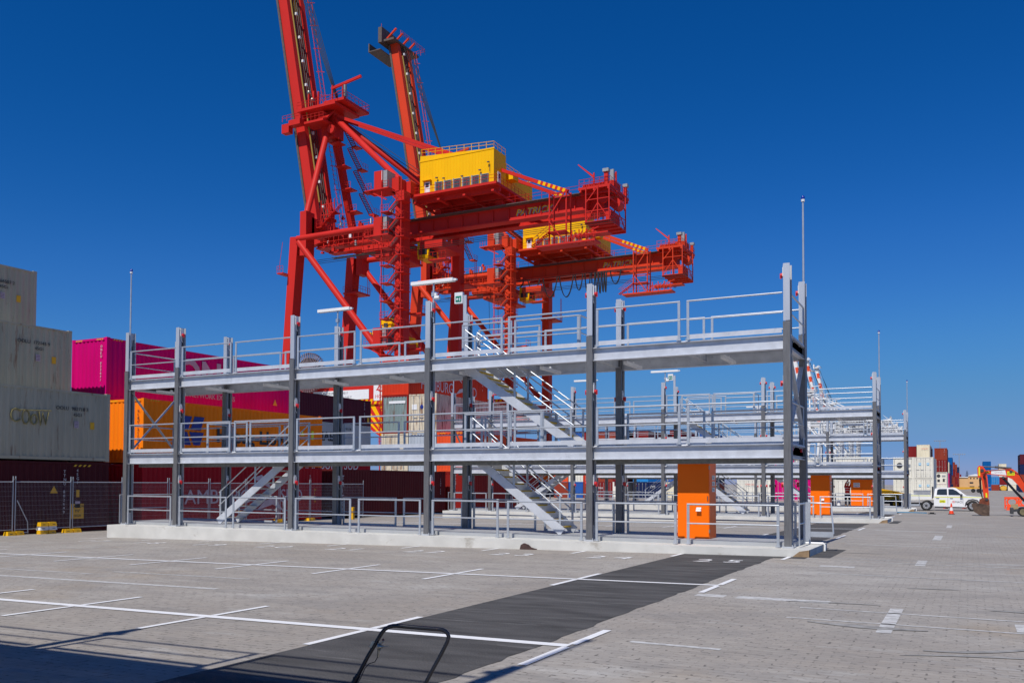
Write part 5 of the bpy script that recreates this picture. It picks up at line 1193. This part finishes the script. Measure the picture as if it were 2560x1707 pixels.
# ------------------------------------------------------------------ excavator
def excavator():
    Y = 39.0; z = gz(6, Y); t = thing('excavator', 'small orange excavator with muddy bucket resting on the ground at the right edge', 'excavator', (8.3, Y, z))
    def pr(name, pts, a, b, m, par=None):
        mb = MB(); mb.prism(pts, 'y', a, b); return build(name, mb, m, par or t)
    bm = [(4.78, 2.52), (5.02, 2.62), (5.55, 2.66), (6.15, 2.72), (6.45, 2.70), (6.70, 2.50), (7.0, 2.05), (7.35, 1.35), (7.55, .95), (7.30, .82), (7.02, 1.30), (6.72, 1.75), (6.42, 2.10), (6.1, 2.26), (5.5, 2.36), (4.95, 2.40), (4.78, 2.40)]
    boom = pr('boom', bm, Y-.16, Y+.16, 'exorange')
    pr('panel', [(5.30, 2.41), (5.32, 2.62), (6.05, 2.66), (6.12, 2.33)], Y-.166, Y-.161, 'white', boom)
    mb = MB(); mb.box(6.16, 6.55, Y-.170, Y-.161, 2.32, 2.56); mb.m = 1; mb.text('EX22', .19, (6.18, Y-.173, 2.37), 'f', .78, ext=.002); build('number_sign', mb, ['limes', 'blacktext'], boom)
    mb = MB(); mb.text('QMACS', .13, (5.48, Y-.169, 2.47), 'f', .95, ext=.001); build('lettering', mb, 'greytext', boom)
    pr('tape', [(5.02, 2.46), (5.03, 2.55), (5.22, 2.56), (5.21, 2.47)], Y-.166, Y-.161, 'limes', boom)
    stick = pr('stick', [(4.58, 2.20), (4.56, 2.80), (4.66, 2.92), (4.86, 2.88), (5.02, 2.62), (5.10, 2.2), (5.16, 1.2), (5.14, .80), (4.92, .78), (4.86, 1.3), (4.80, 2.0), (4.70, 2.15)], Y-.13, Y+.13, 'exorange')
    pr('tape', [(4.63, 2.3), (4.63, 2.82), (4.70, 2.84), (4.71, 2.3)], Y-.137, Y-.131, 'limes', stick); pr('tape', [(5.00, .98), (4.99, 1.25), (5.07, 1.25), (5.09, .98)], Y-.137, Y-.131, 'limes', stick)
    mb = MB(); mb.tube([(4.80, Y, 2.86), (5.5, Y, 2.83)], .035, 8); mb.tube([(5.5, Y, 2.83), (6.4, Y, 2.74)], .065, 10); build('hydraulic_ram', mb, 'blackmetal', t)
    mb = MB(); mb.tube([(4.70, Y-.05, 2.1), (4.74, Y-.05, 1.2)], .055, 8); mb.tube([(4.74, Y-.05, 1.3), (4.84, Y-.05, .82)], .03, 8); build('hydraulic_ram', mb, 'blackmetal', t)
    mb = MB(); mb.tube([(5.9, Y+.02, 2.22), (6.7, Y, 1.2), (7.2, Y, .62)], .075, 10); build('hydraulic_ram', mb, 'blackmetal', t)
    mb = MB()
    for dx in (0, .05, .1): mb.tube([(5.2, Y-.18, 2.5), (4.98+dx, Y-.22, 2.56), (4.86+dx, Y-.22, 2.35), (4.92+dx, Y-.18, 2.1), (4.98+dx, Y-.17, 1.6)], .016, 5)
    mb.tube([(5.2, Y-.17, 2.60), (6.2, Y-.17, 2.68), (6.8, Y-.17, 2.36), (7.2, Y-.17, 1.6)], .018, 5); build('hydraulic_hose', mb, 'black', t)
    mb = MB()
    for x, zz, r_ in ((4.82, 2.62, .10), (5.05, .86, .09), (6.36, 2.55, .08), (5.95, 2.2, .07), (4.72, 2.15, .07)): mb.cyl((x, Y, zz), 'y', r_, .40, 12)
    build('pivot_pin', mb, 'darkgrey', t)
    mb = MB(); mb.prism([(4.62, .48), (4.66, .86), (4.95, 1.0), (5.18, .86), (5.20, .55), (5.05, .40), (4.8, .42)], 'y', Y-.16, Y+.16); mb.cyl((4.9, Y, .5), 'y', .14, .5, 12); build('quick_hitch', mb, M.setdefault('_rusty', mat('rusty_hitch', lin((120, 62, 40)), .8, .1, .4, 6)), t)
    mb = MB(); zz = z+.02
    shell = [(4.22, .56), (4.30, .62), (4.8, .60), (5.20, .50), (5.18, zz), (4.95, zz-.005), (4.62, zz+.05), (4.36, zz+.22)]
    mb.prism(shell, 'y', Y-.55, Y+.55); build('bucket', mb, 'mud', t)
    # upper structure, cab and tracks
    mb = MB(); mb.box(7.3, 9.6, Y-.75, Y+.85, .62, 1.35); mb.prism([(7.1, .62), (7.1, .95), (7.4, 1.3), (7.4, .62)], 'y', Y-.4, Y+.4); build('house', mb, 'exorange', t)
    mb = MB(); mb.box(7.15, 7.2, Y-.72, Y-.66, .62, 2.5); mb.box(8.4, 8.46, Y-.72, Y-.66, .62, 2.5); mb.box(7.15, 7.2, Y+.2, Y+.26, .62, 2.5); mb.box(7.15, 8.46, Y-.72, Y+.26, 2.5, 2.58); build('cab_frame', mb, 'darkgrey', t)
    mb = MB(); mb.box(7.17, 7.19, Y-.66, Y+.2, .9, 2.5); build('cab_window', mb, 'glass', t)
    for dy in (-.72, .5):
        mb = MB(); pts = []
        for i in range(9): a = R(90+180*i/8); pts.append((6.95+.27*math.cos(a), z+.28+.27*math.sin(a)))
        for i in range(9): a = R(-90+180*i/8); pts.append((9.1+.27*math.cos(a), z+.28+.27*math.sin(a)))
        mb.prism(pts, 'y', Y+dy, Y+dy+.32); tk = build('track', mb, 'black', t)
        mb = MB()
        for q in (6.95, 7.5, 8.05, 8.6, 9.1): mb.cyl((q, Y+dy-.015, z+.28), 'y', .19 if q in (6.95, 9.1) else .11, .02, 14)
        build('roller', mb, M.setdefault('_sandmetal', mat('dusty_metal', lin((120, 110, 80)), .7, .2, .3, 4)), tk)
    mb = MB(); mb.box(6.3, 6.45, Y-.8, Y+.85, z+.15, z+.5); mb.beam((6.45, Y-.5, z+.35), (7.2, Y-.5, z+.45), .12, .15); build('dozer_blade', mb, 'darkgrey', t)
    return t
excavator()
# ------------------------------------------------------------------ cones, barrier, rubber base, pipe
def cone(x, y, label, tipped=False):
    z = gz(x, y); t = thing('traffic_cone', label, 'cone', (x, y, z), 'orange traffic cones')
    mb = MB(); mb.box(x-.19, x+.19, y-.19, y+.19, z, z+.035); build('base', mb, 'black' if not tipped else 'coner', t)
    def seg(a, b): f = lambda h: .145-.118*h/.68; return [(x, y, z+.035+a), (x, y, z+.035+b)], [f(a), f(b)]
    for a, b, m, nm in ((0, .20, 'coner', 'body'), (.2005, .42, 'conew', 'reflective_band'), (.4205, .68, 'coner', 'body')):
        mb = MB(); p, r_ = seg(a, b); mb.tube(p, r_, 16); build(nm, mb, m, t)
    if tipped: t.rotation_euler = (R(86), 0, R(35)); t.location.z += .15
cone(3.08, 40.8, 'upright orange and white traffic cone in front of the white pickup')
cone(2.38, 58.6, 'fallen orange cone seen under the middle of the pickup', True); cone(3.75, 59.2, 'fallen orange cone seen under the front of the pickup', True)
mb = MB(); mb.cyl((1.96, 40.7, gz(2, 40)+.02), 'z', .24, .04, 16); mb.cyl((1.96, 40.7, gz(2, 40)+.07), 'z', .13, .06, 14); tag(build('rubber_base', mb, 'black', loc=(1.96, 40.7, gz(2, 40))), 'round black rubber base lying on the ground left of the cone', 'rubber base')
mb = MB(); mb.tube([(-.6, 42.6, gz(0, 42)+.03), (.5, 42.8, gz(0, 42)+.03), (1.6, 42.2, gz(0, 42)+.03)], .035, 6); tag(build('plastic_pipe', mb, M.setdefault('_bluepipe', mat('blue_pipe', lin((40, 130, 170)), .5, 0, .05, 3)), loc=(.5, 42.6, gz(0, 42))), 'blue plastic pipe lying on the ground near the farthest gantry', 'pipe')
t = thing('road_barrier', 'orange plastic road barrier with round holes left of the excavator tracks', 'barrier', (7.4, 56, gz(7, 56)))
zz = gz(7, 56)
mb = MB(); x0_ = 6.55
def ring(cx, cz, r0, r1, n=18):
    for i in range(n):
        a, b = 6.283*i/n, 6.283*(i+1)/n
        mb.prism([(cx+r0*math.cos(a)*1.15, cz+r0*math.sin(a)), (cx+r1*math.cos(a)*1.2, cz+r1*math.sin(a)), (cx+r1*math.cos(b)*1.2, cz+r1*math.sin(b)), (cx+r0*math.cos(b)*1.15, cz+r0*math.sin(b))], 'y', 55.9, 56.1)
mb.box(x0_, x0_+2.0, 55.88, 56.12, zz+.84, zz+1.02); mb.box(x0_+.05, x0_+1.95, 55.85, 56.15, zz+.3, zz+.42); ring(x0_+.5, zz+.63, .23, .32); ring(x0_+1.4, zz+.63, .23, .32); mb.box(x0_+.88, x0_+1.02, 55.9, 56.1, zz+.42, zz+.84); mb.box(x0_-.02, x0_+.08, 55.9, 56.1, zz+.1, zz+1.02)
build('plastic_wall', mb, 'orangemesh', t)
for q in (.1, 1.6):
    mb = MB(); mb.prism([(x0_+q, zz), (x0_+q+.35, zz), (x0_+q+.28, zz+.3), (x0_+q+.07, zz+.3)], 'y', 55.7, 56.3); build('foot', mb, 'orangemesh', t)
mb = MB(); mb.prism([(x0_+.35, zz+.05), (x0_+.95, zz+.05), (x0_+.85, zz+.5), (x0_+.4, zz+.45)], 'y', 55.5, 55.69); tag(build('sand_bag', mb, M.setdefault('_sand', mat('sand_bag_cloth', lin((160, 140, 105)), .9, 0, .15, 6)), loc=(x0_+.6, 55.6, zz)), 'tan sand bag leaning on the orange road barrier', 'sand bag')
# ------------------------------------------------------------------ yellow tractor with red canopy
t = thing('compact_tractor', 'yellow bonneted machine with red canopy behind the farthest gantry', 'tractor', (-1.7, 53, gz(-1, 53)))
z = gz(-1, 53)
mb = MB(); mb.prism([(-2.1, z+.75), (-2.05, z+1.62), (-1.0, z+1.42), (-.35, z+1.25), (-.3, z+1.1), (-.5, z+.72)], 'y', 52.4, 53.6); build('bonnet', mb, 'yellow', t)
mb = MB(); mb.box(-3.9, -.6, 52.5, 53.5, z+.45, z+.75); mb.prism([(-3.3, z+.75), (-3.4, z+1.75), (-3.1, z+1.8), (-2.95, z+1.1), (-2.5, z+1.05), (-2.5, z+.75)], 'y', 52.6, 53.4); build('chassis', mb, 'darkgrey', t)
mb = MB()
for x in (-3.7, -2.5): mb.beam((x, 52.5, z+.7), (x, 52.5, z+2.3), .07, .07); mb.beam((x, 53.5, z+.7), (x, 53.5, z+2.3), .07, .07)
build('canopy_post', mb, 'darkgrey', t)
mb = MB(); mb.prism([(-3.9, z+2.3), (-3.9, z+2.36), (-3.0, z+2.46), (-2.3, z+2.34), (-2.25, z+2.26), (-3.0, z+2.36)], 'y', 52.3, 53.7); build('canopy', mb, 'red', t)
for x, r_ in ((-3.3, .55), (-.95, .42)):
    for y in (52.3, 53.7):
        mb = MB(); mb.cyl((x, y, z+r_), 'y', r_, .32, 22); wl = build('wheel', mb, 'black', t)
        mb = MB(); mb.cyl((x, y-.17 if y < 53 else y+.17, z+r_), 'y', r_*.5, .03, 14); build('rim', mb, 'yellow', wl)
# ------------------------------------------------------------------ long yellow trailer, building, pine, light masts
t = thing('flatbed_trailer', 'long low yellow container trailer parked beyond the pickup', 'trailer', (5, 228, gz(5, 228)))
z = gz(5, 228)
mb = MB(); mb.prism([(-.8, z+1.0), (-.8, z+1.35), (9, z+1.35), (9, z+1.2), (6.2, z+1.1), (3.5, z+.8), (1.0, z+.75)], 'y', 227, 229.4); mb.box(-.8, -.5, 227, 229.4, z+1.35, z+1.75); build('bed', mb, M.setdefault('_trailer', mat('ochre_trailer', lin((216, 160, 34)), .6, 0, .1, 1)), t)
for x in (5.2, 6.4, 7.6):
    for y in (227.1, 229.3):
        mb = MB(); mb.cyl((x, y, z+.5), 'y', .5, .4, 16); build('wheel', mb, 'black', t)
t = thing('office_building', 'flat roofed tan building with dark windows on the horizon', 'building', (6.5, 440, -.2))
mb = MB(); mb.box(-1.5, 4.2, 433, 450, -.2, 5.0); mb.box(4.2, 12.2, 434, 452, -.2, 5.7); build('wall', mb, 'tan', t)
mb = MB(); mb.box(-1.8, 4.1, 432.6, 450.4, 5.0, 5.3); mb.prism([(4.0, 5.7), (4.4, 6.0), (7.0, 6.6), (12.0, 6.1), (12.4, 5.7)], 'y', 433.6, 452.4); build('roof', mb, 'white', t)
for k in range(4):
    mb = MB(); mb.cyl((5.2+1.3*k, 433.95, 4.7), 'y', .32, .1, 12); build('window', mb, 'glass', t)
for x0_, x1_, z0_ in ((8.6, 12, 4.5), (4.7, 6.2, 2.3), (4.7, 6.6, .4), (8.2, 9.4, .4)):
    mb = MB(); mb.box(x0_, x1_, 433.93, 434, z0_, z0_+.7); build('window', mb, 'glass', t)
t = thing('pine_tree', 'dark conical pine tree behind the tan building', 'tree', (3.6, 600, -.2))
mb = MB(); mb.tube([(3.6, 600, -.2), (3.6, 600, 9.4)], [.35, .06], 8); build('trunk', mb, 'bark', t)
mb = MB(); rnd = random.Random(3)
for k in range(1500):
    h = rnd.random()**1.25; tier = round(h*11)/11; r_ = (1-tier)*2.5+.15; a = rnd.random()*6.283; q = r_*math.sqrt(rnd.random()); zz = 2.0+8.3*tier-.18*q+rnd.uniform(-.12, .12)
    c = Vector((3.6+q*math.cos(a), 600+q*math.sin(a), zz)); u = Vector((math.cos(a), math.sin(a), rnd.uniform(.1, .5)))*.34; v = Vector((-math.sin(a), math.cos(a), rnd.uniform(-.3, .3)))*.14
    mb.add([c-v, c+u, c+v, c-u*.4], [(0, 1, 2, 3)])
build('crown', mb, 'foliage', t)
for i, (x, y, h) in enumerate(((-8.2, 470, 23.5), (.4, 455, 16.2))):
    t = thing('light_mast', ['tall light mast with six lamps above the maroon container', 'shorter light mast with lamps right of the taller one'][i], 'light mast', (x, y, -.3), 'yard light masts')
    mb = MB(); mb.tube([(x, y, -.3), (x, y, h)], [.25, .12], 8); mb.box(x-2.6, x+2.6, y-.08, y+.08, h-.1, h+.05); build('pole', mb, 'grey', t)
    for k in range(6):
        mb = MB(); mb.box(x-2.7+k*.98, x-2.2+k*.98, y-.3, y+.3, h+.05, h+.32); build('lamp', mb, 'grey', t)
# ------------------------------------------------------------------ machine handle in the foreground
t = thing('plate_compactor', 'black bent tube handle of a walk-behind machine in the foreground', 'compactor', (.0, -17.15, gz(0, -17)))
H = [(-.081, -17.201, .257), (-.062, -17.193, .293), (.006, -17.164, .435), (.054, -17.142, .524), (.092, -17.125, .597), (.108, -17.118, .624), (.127, -17.109, .648), (.154, -17.096, .665), (.180, -17.083, .672), (.205, -17.071, .673), (.362, -16.989, .658), (.480, -16.928, .648), (.508, -16.914, .645), (.530, -16.902, .634), (.545, -16.894, .616), (.552, -16.890, .593), (.543, -16.893, .554), (.498, -16.913, .456), (.446, -16.935, .353), (.397, -16.956, .251)]
lo = Vector(H[1])+(Vector(H[1])-Vector(H[3]))*.75; ro = Vector(H[-1])+(Vector(H[-1])-Vector(H[-3]))*.75
mb = MB(); mb.tube([H[1]]+H[2:]+[tuple(ro)], .0155, 14)
hd = build('handle', mb, 'blackmetal', t)
mb = MB(); d = (Vector(H[1])-Vector(H[3])).normalized(); p = Vector(H[1])+d*.02; mb.tube([p-d*.03, p+d*.04, tuple(lo)], [.021, .023, .020], 12); mb.sphere(p+Vector((.005, -.028, .01)), .012); mb.beam(p+d*.05+Vector((.03, 0, 0)), p+d*.12+Vector((.03, 0, 0)), .05, .012); build('lower_tube', mb, 'blackmetal', t)
mb = MB(); f = Vector((-.4557, .89, 0)); rgt = Vector((.89, .4557, 0)); c = Vector((.098, -17.150, .52))
mb.tube([c-rgt*.006, c+rgt*.006], .030, 16); mb.tube([c+rgt*.006, c+rgt*.022], [.020, .016], 12); mb.tube([c+rgt*.022, c+rgt*.036], .010, 8); mb.tube([c+rgt*.036, c+rgt*.075+Vector((0, 0, .004))], [.004, .002], 6); mb.tube([c+Vector((0, 0, -.03)), c+Vector((-.006, 0, -.075))], [.010, .007], 8); mb.beam(c+Vector((0, 0, .03)), c+Vector((0, 0, -.05)), .034, .006, rgt); mb.tube([c+Vector((.01, 0, .025))+rgt*.01, c+Vector((.022, 0, .045))+rgt*.02], .007, 6)
for q in (.024, -.024): mb.tube([c+Vector((0, 0, q))+rgt*.004, c+Vector((0, 0, q))+rgt*.018], .006, 6)
thr = build('throttle_lever', mb, 'zinc', hd)
mb = MB(); mb.sphere(c+rgt*.034+Vector((0, 0, .05)), .009, .009, .012); build('lever_knob', mb, M.setdefault('_dullred', mat('dull_red_knob', (.14, .035, .025), .5, 0, .1, 6)), hd)
mb = MB(); mb.tube([c+Vector((-.006, 0, -.075)), (.068, -17.155, .405), (.03, -17.172, .392), (.0, -17.187, .355), (-.03, -17.2, .28), (-.10, -17.23, .15)], .0035, 6); build('throttle_cable', mb, 'black', hd)
mb = MB(); q = Vector((.045, -17.152, .535)); mb.beam(q-d*.025-f*.016-rgt*.004, q+d*.025-f*.016-rgt*.004, .017, .002, f); build('sticker', mb, M.setdefault('_cream', mat('cream_sticker', (.6, .55, .4), .5, 0, .2, 30)), hd)
z = gz(0, -17)
mb = MB(); mb.prism([(-.30, z+.02), (-.36, z+.09), (.42, z+.09), (.36, z+.02)], 'y', -17.45, -16.95); mb.box(-.2, .3, -17.4, -17.0, z+.09, z+.12); build('base_plate', mb, 'darkgrey', t)
mb = MB(); mb.tube([tuple(lo), (-.17, -17.24, z+.11)], .018, 10); mb.tube([tuple(ro), (.30, -17.0, z+.11)], .018, 10); build('lower_frame', mb, 'blackmetal', t)
# ------------------------------------------------------------------ worker on the farthest gantry
def skinned(name, joints, bones, radii, root_i, m, parent, o):
    me = bpy.data.meshes.new(name); me.from_pydata([Vector(j) for j in joints], bones, []); me.update()
    ob = bpy.data.objects.new(name, me); COL.objects.link(ob); me.materials.append(M[m]); ob.parent = parent
    sk = ob.modifiers.new('skin', 'SKIN'); sk.use_smooth_shade = True
    for i, v in enumerate(me.skin_vertices[0].data): v.radius = (radii[i], radii[i]); v.use_root = (i == root_i)
    ss = ob.modifiers.new('sub', 'SUBSURF'); ss.levels = 1; ss.render_levels = 2
    return ob
def worker(x, y, z):
    t = thing('person', 'worker in red hi-vis shirt and navy trousers reaching up beside the wide orange cabinet', 'person', (x, y, z))
    J = [(0, 0, .96), (0, .01, 1.15), (.01, .0, 1.38), (.02, .01, 1.50), (.04, .03, 1.60), (.05, .04, 1.74),
         (-.17, 0, 1.44), (-.10, .10, 1.70), (.03, .20, 1.94), (.06, .22, 2.02), (.20, 0, 1.46), (.26, .10, 1.72), (.22, .22, 1.96), (.22, .24, 2.04),
         (-.10, 0, .88), (-.12, -.03, .48), (-.12, .02, .08), (-.11, -.14, .04), (.11, 0, .88), (.15, -.08, .48), (.12, .06, .08), (.13, -.10, .04)]
    Bn = [(0, 1), (1, 2), (2, 3), (3, 4), (4, 5), (2, 6), (6, 7), (7, 8), (8, 9), (2, 10), (10, 11), (11, 12), (12, 13), (0, 14), (14, 15), (15, 16), (16, 17), (0, 18), (18, 19), (19, 20), (20, 21)]
    Rr = [.13, .12, .14, .055, .085, .075, .06, .042, .030, .034, .06, .042, .030, .034, .085, .058, .042, .035, .085, .058, .042, .035]
    # fingers, each its own short chain from the palm
    for w_, e in ((9, (.06, .22, 2.02)), (13, (.22, .24, 2.04))):
        for k, (dx, L_) in enumerate(((-.028, .065), (-.010, .078), (.010, .072), (.028, .058), (-.045, .045))):
            i = len(J); J += [(e[0]+dx, e[1]+.01, e[2]+.035 if k < 4 else e[2]), (e[0]+dx*1.25, e[1]+.03, e[2]+.035+L_*.5 if k < 4 else e[2]+.03), (e[0]+dx*1.3, e[1]+.055, e[2]+.03+L_*.85 if k < 4 else e[2]+.05)]
            Bn += [(w_, i), (i, i+1), (i+1, i+2)]; Rr += [.010, .009, .008]
    skinned('body', J, Bn, Rr, 0, 'skin', t, t)
    W_ = lambda p: Vector(p)+Vector((x, y, z))
    mb = MB(); mb.tube([W_((0, 0, .93)), W_((0, .01, 1.12)), W_((.005, 0, 1.32)), W_((.01, 0, 1.46)), W_((.02, .01, 1.53))], [.185, .17, .205, .17, .075], 14)
    for a in ((6, 7, 8), (10, 11, 12)): mb.tube([W_((0.01, 0, 1.42)), W_(J[a[0]]), W_(J[a[1]]), W_(J[a[2]])], [.09, .085, .066, .048], 10)
    sh = build('hi_vis_shirt', mb, 'hiviz', t)
    for zz in (1.18, 1.34):
        mb = MB(); mb.tube([W_((.003, .004, zz-.02)), W_((.003, .004, zz+.02))], .209 if zz > 1.3 else .188, 14); build('reflective_band', mb, 'conew', sh)
    mb = MB(); mb.tube([W_((0, 0, .80)), W_((0, 0, .98))], [.175, .17], 14)
    for a in ((14, 15, 16), (18, 19, 20)): mb.tube([W_(J[a[0]]), W_(J[a[1]]), W_(J[a[2]])], [.115, .082, .072], 10)
    build('trousers', mb, 'navycloth', t)
    mb = MB(); c = W_((.045, .035, 1.76)); mb.sphere(c, .125, .135, .09, 12, 6); mb.tube([c+Vector((0, 0, -.03)), c+Vector((0, 0, -.018))], .155, 14); build('hard_hat', mb, 'white', t)
    for a in (16, 20):
        mb = MB(); b = W_(J[a]); mb.sphere(b+Vector((0, -.06, -.02)), .06, .14, .06, 10, 6); build('boot', mb, M.setdefault('_boot', mat('tan_boot', lin((150, 110, 60)), .8, 0, .1, 8)), t)
    return t
worker(-3.98, 48.0, FL-.17)
tb = thing('water_drum', 'white plastic drum standing beside the worker', 'drum', (-4.62, 48.2, FL-.17))
mb = MB(); z = FL-.17; mb.tube([(-4.62, 48.2, z), (-4.62, 48.2, z+.32), (-4.62, 48.2, z+.40), (-4.62, 48.2, z+.46)], [.13, .13, .08, .05], 14); build('drum', mb, 'white', tb)
# fallen rag and splash at the foot of the plinth
mb = MB(); mb.prism([(-7.05, .0), (-7.02, .12), (-6.93, .17), (-6.8, .13), (-6.72, .06), (-6.55, .02), (-6.55, .0)], 'y', -.52, -.445); mb.v = [(v[0], v[1], v[2]+gz(-6.8, -1)) for v in mb.v]; tag(build('torn_rag', mb, M.setdefault('_rag', mat('brown_rag', lin((72, 52, 48)), .9, 0, .3, 12)), loc=(-6.8, -.48, gz(-6.8, -1))), 'brown torn rag lying against the foot of the concrete plinth', 'rag')
